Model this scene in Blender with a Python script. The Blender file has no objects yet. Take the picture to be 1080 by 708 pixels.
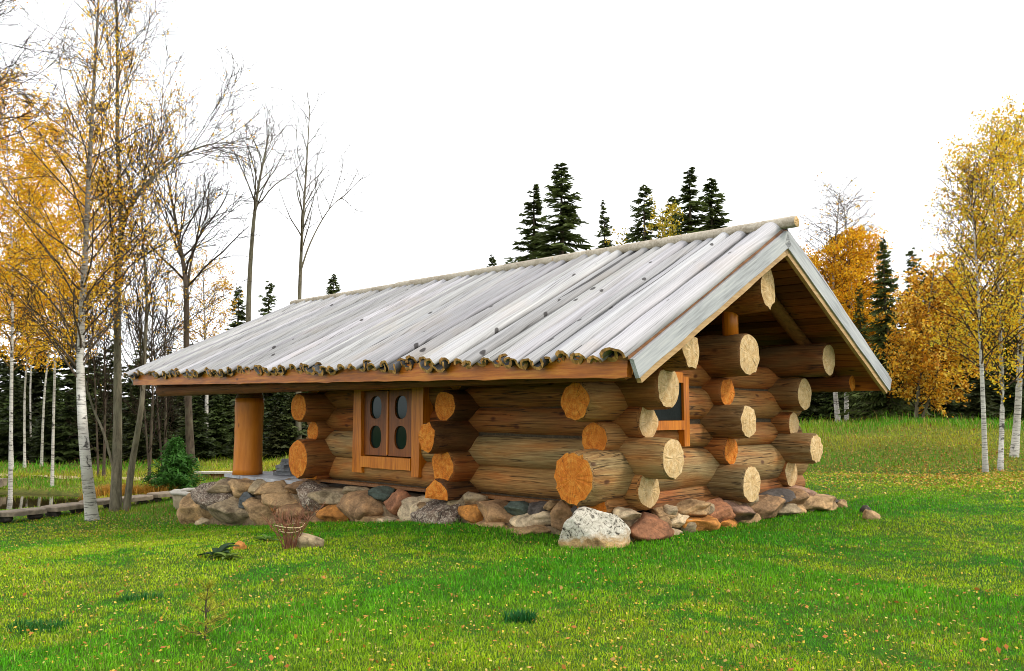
import bpy, math, random
import numpy as np
from mathutils import Vector, Matrix, noise

scn = bpy.context.scene
COL = scn.collection
PI = math.pi
R = math.radians

# ------------------------------------------------------------------ frames
ORG = np.array([1.4668, 11.4001])            # ground point under the cabin's front corner
DA = np.array([-0.71615, 0.69795])           # along the long wall
DB = np.array([0.69795, 0.71615])            # along the gable wall
HANG = math.atan2(DB[1], DB[0])


def ab(x, y):
    dx, dy = x - ORG[0], y - ORG[1]
    return dx * DA[0] + dy * DA[1], dx * DB[0] + dy * DB[1]


def wpos(a, b):
    p = ORG + a * DA + b * DB
    return float(p[0]), float(p[1])


def sst(v, lo, hi):
    t = np.clip((v - lo) / (hi - lo), 0, 1)
    return t * t * (3 - 2 * t)


def hgt(x, y):
    """terrain height (works on floats and arrays)"""
    x = np.asarray(x, float); y = np.asarray(y, float)
    a, b = ab(x, y)
    z = -0.86 * sst(a, 1.2, 12.8) * (1 - sst(x, 0.0, 6.0))
    z = z + 1.28 * sst(y, 22.8, 31.0) * sst(x, -15, 2.5) * (0.9 + 0.1 * np.sin(x * 0.5))
    z = z + 0.35 * sst(y, 31, 46) * (1 - sst(x, -15, 2.5))
    d = ((x + 17.0) / 4.6) ** 2 + ((y - 24.2) / 3.5) ** 2
    z = z - 0.62 * (1 - sst(np.sqrt(d), 0.75, 1.12))
    amp = 0.02 + 0.06 * sst(np.hypot(x, y), 20, 40)
    z = z + amp * (np.sin(x * 1.3 + y * 0.7) * np.sin(y * 1.1 - x * 0.4)) - 0.01
    return z


def h1(x, y):
    return float(hgt(x, y))


def at(px, depth):
    """ground x for a column of the photograph at a depth"""
    return (px - 540.0) / 882.0 * depth * 1.0045


def topz(py, depth):
    return 1.6 + (437.0 - py) / 882.0 * depth


P_ = math.atan(83 / 878.0); cp, sp_ = math.cos(P_), math.sin(P_)


def photo_ray(px, py):
    """direction, from the camera, of a point of the photograph"""
    v = ((px - 540) / 878.0, 1.0, (354 - py) / 878.0)
    return (v[0], v[1] * cp - v[2] * sp_, v[1] * sp_ + v[2] * cp)


def rayat(px, py, depth):
    r = photo_ray(px, py); t = depth / r[1]
    return r[0] * t, depth, 1.6 + r[2] * t


# ------------------------------------------------------------------ mesh builder
class MB:
    def __init__(s):
        s.v = []; s.l = []; s.n = []; s.m = []; s.sm = []; s.c = []; s.nv = 0

    def add(s, verts, faces, mat=0, smooth=False, col=None):
        verts = np.asarray(verts, float).reshape(-1, 3)
        s.v.append(verts)
        for f in faces:
            s.l.append(np.asarray(f, np.int64) + s.nv); s.n.append(np.array([len(f)]))
        k = len(faces)
        s.m.append(np.full(k, mat)); s.sm.append(np.full(k, smooth))
        cc = np.ones((len(verts), 4)); cc[:, :3] = (1, 1, 1) if col is None else col
        s.c.append(cc); s.nv += len(verts)

    def addn(s, verts, quads, mat=0, smooth=False, col=None):
        """verts (N,3), faces (K,k) arrays"""
        verts = np.asarray(verts, float)
        s.v.append(verts); q = np.asarray(quads, np.int64)
        s.l.append((q + s.nv).ravel()); s.n.append(np.full(len(q), q.shape[1]))
        s.m.append(np.full(len(q), mat)); s.sm.append(np.full(len(q), smooth))
        cc = np.ones((len(verts), 4))
        if col is not None:
            cc[:, :3] = col
        s.c.append(cc); s.nv += len(verts)

    def box(s, lo, hi, mat=0, col=None):
        (x0, y0, z0), (x1, y1, z1) = lo, hi
        v = [(x0, y0, z0), (x1, y0, z0), (x1, y1, z0), (x0, y1, z0), (x0, y0, z1), (x1, y0, z1), (x1, y1, z1), (x0, y1, z1)]
        s.add(v, [(3, 2, 1, 0), (4, 5, 6, 7), (0, 1, 5, 4), (1, 2, 6, 5), (2, 3, 7, 6), (3, 0, 4, 7)], mat, False, col)

    def hexa(s, v, mat=0, col=None):
        s.add(v, [(3, 2, 1, 0), (4, 5, 6, 7), (0, 1, 5, 4), (1, 2, 6, 5), (2, 3, 7, 6), (3, 0, 4, 7)], mat, False, col)

    def tube(s, pts, radii, sides=6, mat=0, col=None, cap=False):
        P = np.asarray(pts, float); n = len(P)
        T = np.gradient(P, axis=0); T /= np.linalg.norm(T, axis=1)[:, None] + 1e-9
        ref = np.array([0.0, 0, 1]) if abs(T[0][2]) < 0.9 else np.array([1.0, 0, 0])
        U = np.cross(T, ref); U /= np.linalg.norm(U, axis=1)[:, None] + 1e-9
        W = np.cross(T, U)
        th = np.arange(sides) * 2 * PI / sides
        rr = np.asarray(radii, float)[:, None, None]
        V = P[:, None, :] + rr * (np.cos(th)[None, :, None] * U[:, None, :] + np.sin(th)[None, :, None] * W[:, None, :])
        i = np.arange(n - 1)[:, None] * sides; j = np.arange(sides)[None, :]; j2 = (j + 1) % sides
        q = np.stack([i + j, i + j2, i + sides + j2, i + sides + j], -1).reshape(-1, 4)
        b0 = s.nv
        s.addn(V.reshape(-1, 3), q, mat, True, col)
        if cap:
            s.l.append(np.arange(sides)[::-1] + b0); s.n.append(np.array([sides])); s.m.append(np.array([mat])); s.sm.append(np.array([False]))
            s.l.append(np.arange(sides) + b0 + (n - 1) * sides); s.n.append(np.array([sides])); s.m.append(np.array([mat])); s.sm.append(np.array([False]))

    def cards(s, C, U, V, col=None, mat=0, diamond=True):
        """flat leaf shapes: centres C, half axes U (long) and V (wide)"""
        C = np.asarray(C, float); k = len(C)
        if k == 0:
            return
        if diamond:
            vv = np.stack([C - U, C + V - 0.15 * U, C + U, C - V - 0.15 * U], 1)
        else:
            vv = np.stack([C - U - V, C - U + V, C + U + V * 0.4, C + U - V * 0.4], 1)
        q = np.arange(4 * k).reshape(k, 4)
        cc = None if col is None else np.repeat(col, 4, axis=0)
        s.addn(vv.reshape(-1, 3), q, mat, False, cc)

    def build(s, name, mats, parent=None, loc=(0, 0, 0), rot=(0, 0, 0)):
        me = bpy.data.meshes.new(name)
        v = np.concatenate(s.v); l = np.concatenate(s.l); n = np.concatenate(s.n)
        me.vertices.add(len(v)); me.vertices.foreach_set('co', v.ravel())
        me.loops.add(len(l)); me.loops.foreach_set('vertex_index', l.astype(np.int32))
        me.polygons.add(len(n))
        st = np.concatenate([[0], np.cumsum(n)[:-1]]).astype(np.int32)
        me.polygons.foreach_set('loop_start', st)
        for m in (mats if isinstance(mats, (list, tuple)) else [mats]):
            me.materials.append(m)
        me.polygons.foreach_set('material_index', np.concatenate(s.m).astype(np.int32))
        me.polygons.foreach_set('use_smooth', np.concatenate(s.sm).astype(bool))
        at_ = me.color_attributes.new('tint', 'FLOAT_COLOR', 'POINT')
        at_.data.foreach_set('color', np.concatenate(s.c).astype(np.float32).ravel())
        me.update(calc_edges=True)
        o = bpy.data.objects.new(name, me); COL.objects.link(o)
        o.parent = parent; o.location = loc; o.rotation_euler = rot
        return o


def empty(name, loc=(0, 0, 0), rz=0.0, parent=None):
    o = bpy.data.objects.new(name, None); COL.objects.link(o)
    o.location = loc; o.rotation_euler = (0, 0, rz); o.parent = parent
    o.empty_display_size = 0.2
    return o


def tag(o, label=None, cat=None, group=None, kind=None):
    if label: o['label'] = label
    if cat: o['category'] = cat
    if group: o['group'] = group
    if kind: o['kind'] = kind
    return o


def copy_tree(o, parent=None):
    c = o.copy(); COL.objects.link(c)
    if parent: c.parent = parent
    for ch in [k for k in COL.objects if k.parent == o]:
        copy_tree(ch, c)
    return c


# ------------------------------------------------------------------ materials
class NT:
    def __init__(s, name):
        s.mat = bpy.data.materials.new(name); s.mat.use_nodes = True
        s.t = s.mat.node_tree; s.t.nodes.clear()
        s.out = s.n('ShaderNodeOutputMaterial')

    def n(s, typ, **kw):
        nd = s.t.nodes.new(typ)
        for k, v in kw.items():
            if hasattr(nd, k) and k not in nd.inputs: setattr(nd, k, v)
        return nd

    def link(s, a, b): s.t.links.new(a, b)

    def setin(s, nd, key, val):
        if val is None: return
        if isinstance(val, bpy.types.NodeSocket): s.link(val, nd.inputs[key])
        else:
            if isinstance(val, tuple) and len(val) == 3 and nd.inputs[key].type == 'RGBA': val = val + (1,)
            nd.inputs[key].default_value = val

    def coord(s, scale=(1, 1, 1), kind='Object'):
        tc = s.n('ShaderNodeTexCoord'); mp = s.n('ShaderNodeMapping')
        s.link(tc.outputs[kind], mp.inputs['Vector']); mp.inputs['Scale'].default_value = scale
        return mp.outputs[0]

    def noise(s, vec, scale=5.0, detail=4.0, rough=0.55, dist=0.0, col=False):
        nd = s.n('ShaderNodeTexNoise'); s.link(vec, nd.inputs['Vector'])
        nd.inputs['Scale'].default_value = scale; nd.inputs['Detail'].default_value = detail
        nd.inputs['Roughness'].default_value = rough; nd.inputs['Distortion'].default_value = dist
        return nd.outputs['Color' if col else 'Fac']

    def voro(s, vec, scale=5.0, feature='F1', out='Distance', rnd=1.0):
        nd = s.n('ShaderNodeTexVoronoi'); nd.feature = feature; s.link(vec, nd.inputs['Vector'])
        nd.inputs['Scale'].default_value = scale; nd.inputs['Randomness'].default_value = rnd
        return nd.outputs[out]

    def ramp(s, fac, stops, interp='LINEAR'):
        nd = s.n('ShaderNodeValToRGB'); s.link(fac, nd.inputs[0]); nd.color_ramp.interpolation = interp
        e = nd.color_ramp.elements
        while len(e) < len(stops): e.new(0.5)
        for k, (p, c) in enumerate(stops):
            e[k].position = p
            e[k].color = (c, c, c, 1) if isinstance(c, (int, float)) else tuple(c) + (1,)
        return nd.outputs[0]

    def mix(s, fac, a, b, mode='MIX'):
        nd = s.n('ShaderNodeMix'); nd.data_type = 'RGBA'; nd.blend_type = mode
        for i, v in ((0, fac), (6, a), (7, b)):
            if isinstance(v, bpy.types.NodeSocket): s.link(v, nd.inputs[i])
            else: nd.inputs[i].default_value = v if i == 0 else (tuple(v) + (1,) if len(v) == 3 else v)
        return nd.outputs[2]

    def math(s, op, a, b=0.0, c=None):
        nd = s.n('ShaderNodeMath'); nd.operation = op
        for i, v in enumerate((a, b) if c is None else (a, b, c)):
            if isinstance(v, bpy.types.NodeSocket): s.link(v, nd.inputs[i])
            else: nd.inputs[i].default_value = v
        return nd.outputs[0]

    def bump(s, h, strength=0.4, dist=0.02):
        nd = s.n('ShaderNodeBump'); s.link(h, nd.inputs['Height'])
        nd.inputs['Strength'].default_value = strength; nd.inputs['Distance'].default_value = dist
        return nd.outputs[0]

    def tint(s):
        nd = s.n('ShaderNodeAttribute'); nd.attribute_name = 'tint'
        return nd.outputs['Color']

    def objcol(s): return s.n('ShaderNodeObjectInfo').outputs['Color']

    def objrand(s): return s.n('ShaderNodeObjectInfo').outputs['Random']

    def bsdf(s, col, rough=0.8, normal=None, spec=0.3, **kw):
        b = s.n('ShaderNodeBsdfPrincipled')
        s.setin(b, 'Base Color', col); s.setin(b, 'Roughness', rough); s.setin(b, 'Specular IOR Level', spec)
        if normal is not None: s.link(normal, b.inputs['Normal'])
        for k, v in kw.items(): s.setin(b, k, v)
        return b.outputs[0]

    def done(s, sh):
        s.link(sh, s.out.inputs['Surface']); return s.mat


def shifted(m, scale):
    """object coordinates, shifted by a random amount per object"""
    tc = m.n('ShaderNodeTexCoord'); ad = m.n('ShaderNodeVectorMath'); ad.operation = 'ADD'
    sc = m.n('ShaderNodeVectorMath'); sc.operation = 'SCALE'
    m.link(m.n('ShaderNodeObjectInfo').outputs['Random'], sc.inputs['Scale']); sc.inputs[0].default_value = (37, 53, 71)
    src = tc.outputs['Object']
    if getattr(m, 'tilt', 0):
        vr = m.n('ShaderNodeVectorRotate'); vr.rotation_type = 'Y_AXIS'; m.link(src, vr.inputs['Vector']); vr.inputs['Angle'].default_value = m.tilt; src = vr.outputs[0]
    m.link(src, ad.inputs[0]); m.link(sc.outputs[0], ad.inputs[1])
    mp = m.n('ShaderNodeMapping'); m.link(ad.outputs[0], mp.inputs['Vector']); mp.inputs['Scale'].default_value = scale
    return mp.outputs[0]


def mat_log():
    m = NT('weathered_log')
    fine = m.noise(shifted(m, (0.5, 26, 26)), 2.6, 8, 0.7)
    big = m.noise(shifted(m, (0.5, 2.2, 2.2)), 1.6, 3, 0.55, 0.4)
    c = m.ramp(fine, [(0.28, (0.07, 0.04, 0.02)), (0.42, (0.21, 0.13, 0.062)), (0.58, (0.33, 0.23, 0.12)), (0.74, (0.45, 0.36, 0.23))])
    warm = m.ramp(big, [(0.33, (1.05, 0.68, 0.38)), (0.48, (1.0, 0.9, 0.72)), (0.64, (0.78, 0.83, 0.74))])
    c = m.mix(1.0, c, warm, 'MULTIPLY')
    crack = m.noise(shifted(m, (0.13, 5.5, 5.5)), 2.2, 3, 0.55, 0.25)
    ck = m.ramp(crack, [(0.484, 0.0), (0.497, 1.0), (0.503, 1.0), (0.516, 0.0)])
    cm = m.ramp(m.noise(shifted(m, (0.9, 1.5, 1.5)), 1.1, 3), [(0.42, 0.0), (0.52, 1.0)])
    ck = m.math('MULTIPLY', ck, cm)
    c = m.mix(m.math('MULTIPLY', ck, 0.9), c, (0.03, 0.018, 0.01))
    kn = m.voro(shifted(m, (1.3, 2.4, 2.4)), 1.3)
    kk = m.ramp(kn, [(0.06, 1.0), (0.13, 0.0)])
    c = m.mix(m.math('MULTIPLY', kk, 0.85), c, (0.06, 0.02, 0.01))
    c = m.mix(1.0, c, m.objcol(), 'MULTIPLY')
    hh = m.math('SUBTRACT', m.math('MULTIPLY', fine, 0.8), m.math('MULTIPLY', ck, 0.8))
    return m.done(m.bsdf(c, 0.66, m.bump(hh, 0.7, 0.025), 0.3))


def mat_end(name, light, mid, dark):
    m = NT(name)
    tc = m.n('ShaderNodeTexCoord'); sp = m.n('ShaderNodeSeparateXYZ'); m.link(tc.outputs['Object'], sp.inputs[0])
    y, z = sp.outputs[1], sp.outputs[2]
    wob = m.noise(shifted(m, (1, 1, 1)), 6.0, 4, 0.65)
    r = m.math('SQRT', m.math('ADD', m.math('MULTIPLY', y, y), m.math('MULTIPLY', z, z)))
    rw = m.math('ADD', r, m.math('MULTIPLY', wob, 0.09))
    ring = m.math('SINE', m.math('MULTIPLY', rw, 210.0))
    ring2 = m.math('SINE', m.math('MULTIPLY', rw, 75.0))
    rg = m.math('ADD', m.math('MULTIPLY', ring, 0.16), m.math('MULTIPLY', ring2, 0.14))
    blot = m.noise(shifted(m, (3, 5, 5)), 2.2, 5, 0.65)
    f = m.math('ADD', m.math('MULTIPLY', rg, 0.35), blot)
    c = m.ramp(f, [(0.2, dark), (0.45, mid), (0.7, light)])
    ang = m.math('ARCTAN2', y, z)
    cv = m.n('ShaderNodeCombineXYZ'); m.link(m.math('MULTIPLY', ang, 3.0), cv.inputs[0]); m.link(m.math('MULTIPLY', r, 1.3), cv.inputs[1])
    m.link(m.math('MULTIPLY', m.objrand(), 50.0), cv.inputs[2])
    cr = m.noise(cv.outputs[0], 1.7, 2, 0.5)
    ck = m.ramp(cr, [(0.485, 0.0), (0.5, 1.0), (0.515, 0.0)])
    ck = m.math('MULTIPLY', ck, m.ramp(r, [(0.02, 0.2), (0.08, 1.0)]))
    c = m.mix(m.math('MULTIPLY', ck, 0.85), c, (dark[0] * 0.2, dark[1] * 0.2, dark[2] * 0.2))
    c = m.mix(m.ramp(m.math('ADD', r, m.math('MULTIPLY', wob, 0.06)), [(0.02, 0.45), (0.05, 0.0)]), c, dark)
    grey = m.noise(shifted(m, (1, 1, 1)), 2.0, 3, 0.6)
    c = m.mix(m.ramp(grey, [(0.5, 0.0), (0.7, 0.55)]), c, (mid[0] * 0.75, mid[1] * 0.8, mid[2] * 1.0))
    dirt = m.noise(shifted(m, (6, 6, 6)), 2.5, 6, 0.75)
    c = m.mix(m.ramp(dirt, [(0.58, 0.0), (0.72, 0.5)]), c, (dark[0] * 0.4, dark[1] * 0.4, dark[2] * 0.45))
    saw = m.noise(shifted(m, (1, 40, 3)), 2.0, 3, 0.6)
    c = m.mix(0.25, c, m.ramp(saw, [(0.3, dark), (0.7, light)]))
    return m.done(m.bsdf(c, 0.75, m.bump(m.math('ADD', blot, m.math('MULTIPLY', ck, -0.6)), 0.35, 0.012), 0.2))


def mat_wood(name, c0, c1, c2, axis=0, rough=0.5, spec=0.4, fine=1.0, tilt=0.0):
    m = NT(name); m.tilt = tilt
    sc = [10 * fine] * 3; sc[axis] = 0.7
    sc2 = [2.5] * 3; sc2[axis] = 0.5
    g = m.noise(shifted(m, tuple(sc)), 3.0, 6, 0.6, 0.2)
    b = m.noise(shifted(m, tuple(sc2)), 1.5, 3, 0.5, 0.3)
    f = m.math('ADD', m.math('MULTIPLY', g, 0.6), m.math('MULTIPLY', b, 0.4))
    c = m.ramp(f, [(0.32, c0), (0.5, c1), (0.68, c2)])
    kn = m.voro(shifted(m, tuple(2.0 if i != axis else 0.9 for i in range(3))), 1.4)
    c = m.mix(m.math('MULTIPLY', m.ramp(kn, [(0.04, 1.0), (0.09, 0.0)]), 0.8), c, (c0[0] * 0.3, c0[1] * 0.25, c0[2] * 0.25))
    c = m.mix(1.0, c, m.tint(), 'MULTIPLY')
    return m.done(m.bsdf(c, rough, m.bump(g, 0.3, 0.008), spec))


def mat_roof():
    m = NT('silvered_roof_wood')
    g = m.noise(m.coord((0.3, 52, 0.3)), 1.7, 8, 0.62)
    b = m.noise(m.coord((0.35, 3.0, 0.35)), 1.4, 4, 0.6, 0.2)
    f = m.math('ADD', m.math('MULTIPLY', g, 0.75), m.math('MULTIPLY', b, 0.25))
    c = m.ramp(f, [(0.32, (0.11, 0.108, 0.105)), (0.42, (0.3, 0.3, 0.302)), (0.54, (0.43, 0.43, 0.435)), (0.7, (0.54, 0.54, 0.535))])
    c = m.mix(m.ramp(m.noise(m.coord((1, 1, 1)), 0.9, 3, 0.6), [(0.55, 0.0), (0.75, 0.3)]), c, (0.4, 0.32, 0.22))
    kn = m.voro(m.coord((0.8, 1.35, 0.1)), 1.5)
    kb = m.noise(m.coord((1, 1, 1)), 1.3, 2)
    kk = m.math('MULTIPLY', m.ramp(kn, [(0.06, 1.0), (0.08, 0.0)]), m.ramp(kb, [(0.36, 0.0), (0.44, 1.0)]))
    c = m.mix(m.math('MULTIPLY', kk, 0.9), c, (0.025, 0.02, 0.018))
    kn2 = m.voro(m.coord((1.5, 2.4, 0.1)), 1.35)
    c = m.mix(m.math('MULTIPLY', m.ramp(kn2, [(0.07, 1.0), (0.095, 0.0)]), 0.9), c, (0.035, 0.03, 0.028))
    c = m.mix(1.0, c, m.tint(), 'MULTIPLY')
    return m.done(m.bsdf(c, 0.7, m.bump(g, 0.4, 0.01), 0.3))


def mat_stone(name, speck=0):
    m = NT(name)
    v = shifted(m, (1, 1, 1))
    n1 = m.noise(v, 3.5, 6, 0.65, 0.5)
    n2 = m.noise(v, 22, 4, 0.7)
    oc = m.objcol()
    c = m.mix(1.0, oc, m.ramp(n1, [(0.28, (0.3, 0.25, 0.21)), (0.5, (1.0, 0.94, 0.88)), (0.7, (1.6, 1.45, 1.25))]), 'MULTIPLY')
    c = m.mix(0.6, c, m.ramp(n2, [(0.3, (0.3, 0.27, 0.25)), (0.7, (1.0, 1.0, 1.0))]), 'MULTIPLY')
    vein = m.noise(shifted(m, (1, 1, 3)), 2.3, 4, 0.6, 1.2)
    c = m.mix(m.math('MULTIPLY', m.ramp(vein, [(0.48, 0.0), (0.5, 1.0), (0.52, 0.0)]), 0.45), c, (0.05, 0.035, 0.025))
    if speck:
        s1 = m.noise(v, 13.0 if speck == 1 else 15.0, 6, 0.75, 1.6)
        if speck == 1:      # pale lichen over dark rock, tan where the lichen stops
            tc = m.n('ShaderNodeTexCoord'); sp = m.n('ShaderNodeSeparateXYZ'); m.link(tc.outputs['Object'], sp.inputs[0])
            up = m.ramp(m.math('ADD', m.math('MULTIPLY', sp.outputs[2], 1.6), m.math('MULTIPLY', n1, 0.9)), [(0.42, 0.0), (0.6, 1.0)])
            lich = m.ramp(s1, [(0.4, (0.04, 0.034, 0.026)), (0.46, (0.45, 0.41, 0.33)), (0.65, (0.7, 0.66, 0.56))])
            c = m.mix(up, c, lich)
        else:
            c = m.mix(m.ramp(s1, [(0.5, 0.0), (0.58, 0.9)]), c, (0.54, 0.46, 0.35))
            c = m.mix(m.ramp(m.noise(v, 7, 4, 0.7, 0.8), [(0.36, 0.85), (0.42, 0.0)]), c, (0.03, 0.022, 0.018))
    h = m.math('ADD', n1, m.math('MULTIPLY', n2, 0.35))
    return m.done(m.bsdf(c, 0.85, m.bump(h, 0.7, 0.04), 0.25))


def mat_bark_birch():
    m = NT('birch_bark')
    n1 = m.noise(m.coord((1, 1, 1)), 1.3, 4, 0.6)
    st = m.noise(m.coord((1.6, 1.6, 18)), 2.2, 5, 0.7)
    pat = m.noise(m.coord((2.6, 2.6, 3.6)), 1.5, 3, 0.6, 0.6)
    c = m.ramp(n1, [(0.3, (0.42, 0.39, 0.33)), (0.7, (0.66, 0.64, 0.58))])
    c = m.mix(m.ramp(st, [(0.52, 0.0), (0.6, 0.85)]), c, (0.06, 0.05, 0.045))
    c = m.mix(m.ramp(pat, [(0.6, 0.0), (0.66, 0.9)]), c, (0.035, 0.03, 0.026))
    c = m.mix(1.0, c, m.tint(), 'MULTIPLY')
    return m.done(m.bsdf(c, 0.7, m.bump(st, 0.5, 0.01), 0.2))


def mat_bark(name, c0, c1):
    m = NT(name)
    n1 = m.noise(m.coord((5, 5, 1.1)), 2.5, 6, 0.7, 0.4)
    n2 = m.noise(m.coord((1, 1, 1)), 1.4, 3, 0.6)
    c = m.ramp(n1, [(0.3, c0), (0.7, c1)])
    c = m.mix(m.ramp(n2, [(0.5, 0.0), (0.75, 0.5)]), c, (0.16, 0.17, 0.1))
    c = m.mix(1.0, c, m.tint(), 'MULTIPLY')
    return m.done(m.bsdf(c, 0.85, m.bump(n1, 0.6, 0.02), 0.15))


def mat_leaf(name, trans=0.45, rough=0.6, gain=1.0):
    m = NT(name)
    c = m.tint()
    d = m.bsdf(c, rough, None, 0.2)
    t = m.n('ShaderNodeBsdfTranslucent'); m.link(c, t.inputs['Color'])
    x = m.n('ShaderNodeMixShader'); x.inputs[0].default_value = trans
    m.link(d, x.inputs[1]); m.link(t.outputs[0], x.inputs[2])
    return m.done(x.outputs[0])


def mat_ground():
    m = NT('turf')
    v = m.coord((1, 1, 1))
    n1 = m.noise(v, 0.45, 5, 0.6, 0.3); n2 = m.noise(v, 7, 5, 0.7); n3 = m.noise(v, 40, 3, 0.7)
    c = m.ramp(n2, [(0.3, (0.012, 0.06, 0.004)), (0.7, (0.05, 0.16, 0.01))])
    c = m.mix(m.ramp(n1, [(0.45, 0.0), (0.65, 0.6)]), c, (0.11, 0.13, 0.015))
    c = m.mix(m.math('MULTIPLY', n3, 0.6), c, (0.02, 0.03, 0.008))
    sep = m.n('ShaderNodeSeparateColor'); m.link(m.tint(), sep.inputs[0])
    rough_c = m.ramp(n2, [(0.3, (0.04, 0.07, 0.01)), (0.5, (0.13, 0.16, 0.02)), (0.7, (0.24, 0.2, 0.05))])
    c = m.mix(sep.outputs[0], c, rough_c)
    c = m.mix(sep.outputs[1], c, m.ramp(n2, [(0.3, (0.018, 0.013, 0.007)), (0.7, (0.07, 0.04, 0.014))]))
    c = m.mix(sep.outputs[2], c, (0.035, 0.026, 0.014))
    return m.done(m.bsdf(c, 0.95, m.bump(m.math('ADD', n2, n3), 0.6, 0.04), 0.1))


def simple(name, col, rough=0.7, scale=6.0, var=0.5, spec=0.3):
    m = NT(name)
    n1 = m.noise(shifted(m, (1, 1, 1)), scale, 6, 0.65, 0.3)
    lo = tuple(c * (1 - var) for c in col); hi = tuple(min(1, c * (1 + var)) for c in col)
    c = m.ramp(n1, [(0.3, lo), (0.7, hi)])
    c = m.mix(1.0, c, m.tint(), 'MULTIPLY')
    return m.done(m.bsdf(c, rough, m.bump(n1, 0.4, 0.02), spec))


def mat_glass():
    m = NT('dark_pane_glass')
    g = m.n('ShaderNodeBsdfGlossy'); g.inputs['Roughness'].default_value = 0.08; g.inputs['Color'].default_value = (0.75, 0.85, 0.85, 1)
    d = m.bsdf((0.008, 0.016, 0.014), 0.3, None, 0.0)
    lw = m.n('ShaderNodeFresnel'); lw.inputs[0].default_value = 1.6
    x = m.n('ShaderNodeMixShader'); m.link(m.math('ADD', m.math('MULTIPLY', lw.outputs[0], 0.35), 0.012), x.inputs[0])
    m.link(d, x.inputs[1]); m.link(g.outputs[0], x.inputs[2])
    return m.done(x.outputs[0])


def mat_water():
    m = NT('pond_surface')
    n1 = m.noise(m.coord((1, 1, 1)), 3.0, 3, 0.5)
    return m.done(m.bsdf((0.035, 0.024, 0.008), 0.04, m.bump(n1, 0.04, 0.02), 0.5))


M = dict(
    log=mat_log(),
    end_pale=mat_end('pale_log_end', (0.8, 0.6, 0.34), (0.64, 0.42, 0.18), (0.36, 0.18, 0.055)),
    end_orange=mat_end('orange_log_end', (0.76, 0.32, 0.05), (0.62, 0.165, 0.012), (0.3, 0.06, 0.006)),
    orange=mat_wood('varnished_wood', (0.28, 0.07, 0.003), (0.58, 0.17, 0.006), (0.74, 0.28, 0.02), 2, 0.42),
    orange_a=mat_wood('varnished_board', (0.17, 0.042, 0.004), (0.42, 0.12, 0.006), (0.62, 0.24, 0.02), 1, 0.45),
    post=mat_wood('varnished_post', (0.48, 0.14, 0.01), (0.62, 0.195, 0.013), (0.7, 0.25, 0.025), 2, 0.45, 0.4, 0.5),
    dark=mat_wood('dark_stained_wood', (0.06, 0.02, 0.007), (0.14, 0.045, 0.012), (0.22, 0.08, 0.02), 0, 0.55),
    darkbeam=mat_wood('brown_beam', (0.08, 0.03, 0.01), (0.2, 0.08, 0.02), (0.3, 0.13, 0.04), 0, 0.55),
    soffit=mat_wood('soffit_wood', (0.13, 0.035, 0.009), (0.27, 0.075, 0.016), (0.4, 0.13, 0.03), 1, 0.55),
    chink=simple('dark_chinking', (0.07, 0.05, 0.03), 0.95, 20),
    sash=mat_wood('dark_red_sash', (0.09, 0.022, 0.004), (0.23, 0.062, 0.006), (0.36, 0.11, 0.012), 2, 0.45),
    roof=mat_roof(),
    roofend=mat_wood('cut_roof_end', (0.2, 0.09, 0.025), (0.48, 0.26, 0.08), (0.66, 0.43, 0.17), 2, 0.7),
    barge=mat_wood('grey_barge_wood', (0.2, 0.2, 0.2), (0.4, 0.41, 0.42), (0.56, 0.56, 0.54), 0, 0.7, 0.25, 1.5, R(28)),
    barge_b=mat_wood('grey_barge_wood', (0.2, 0.2, 0.2), (0.4, 0.41, 0.42), (0.56, 0.56, 0.54), 0, 0.7, 0.25, 1.5, R(-28)),
    bargestrip=mat_wood('tan_barge_wood', (0.26, 0.14, 0.05), (0.46, 0.28, 0.11), (0.58, 0.4, 0.2), 0, 0.6),
    ridge=mat_wood('ridge_wood', (0.24, 0.19, 0.13), (0.44, 0.38, 0.29), (0.6, 0.54, 0.44), 1, 0.7),
    stone=mat_stone('boulder_stone'), lichen=mat_stone('lichened_stone', 1), speck=mat_stone('speckled_stone', 2),
    mortar=simple('mortar', (0.2, 0.14, 0.08), 0.9, 14),
    slab=simple('porch_slab', (0.42, 0.43, 0.45), 0.6, 5, 0.3),
    slate=simple('slate', (0.16, 0.165, 0.17), 0.6, 8, 0.5),
    glass=mat_glass(), pane_dark=simple('unlit_pane', (0.012, 0.016, 0.015), 0.35, 5, 0.3, 0.05), water=mat_water(), ground=mat_ground(),
    grass=mat_leaf('grass_blade', 0.35, 0.55), leaf=mat_leaf('autumn_leaf', 0.55), needle=mat_leaf('conifer_needles', 0.3, 0.6),
    litter=mat_leaf('fallen_leaf', 0.2),
    birch=mat_bark_birch(),
    greybark=mat_bark('grey_bark', (0.06, 0.052, 0.034), (0.23, 0.2, 0.135)),
    darkbark=mat_bark('dark_bark', (0.035, 0.025, 0.018), (0.12, 0.09, 0.065)),
    path=simple('sandy_path', (0.5, 0.4, 0.24), 0.9, 6, 0.4),
    plank=simple('edging_slab', (0.22, 0.175, 0.125), 0.8, 5, 0.5),
    twig=simple('red_twig', (0.2, 0.08, 0.04), 0.6, 9, 0.5),
    twine=simple('pale_twine', (0.55, 0.42, 0.24), 0.8, 9, 0.3),
    basin=simple('basin_wall', (0.42, 0.34, 0.22), 0.8, 6, 0.4), rim=simple('basin_rim', (0.5, 0.47, 0.4), 0.7, 6, 0.2),
    inside=simple('cabin_inside_shade', (0.02, 0.012, 0.008), 0.9, 5, 0.3),
)

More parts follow.
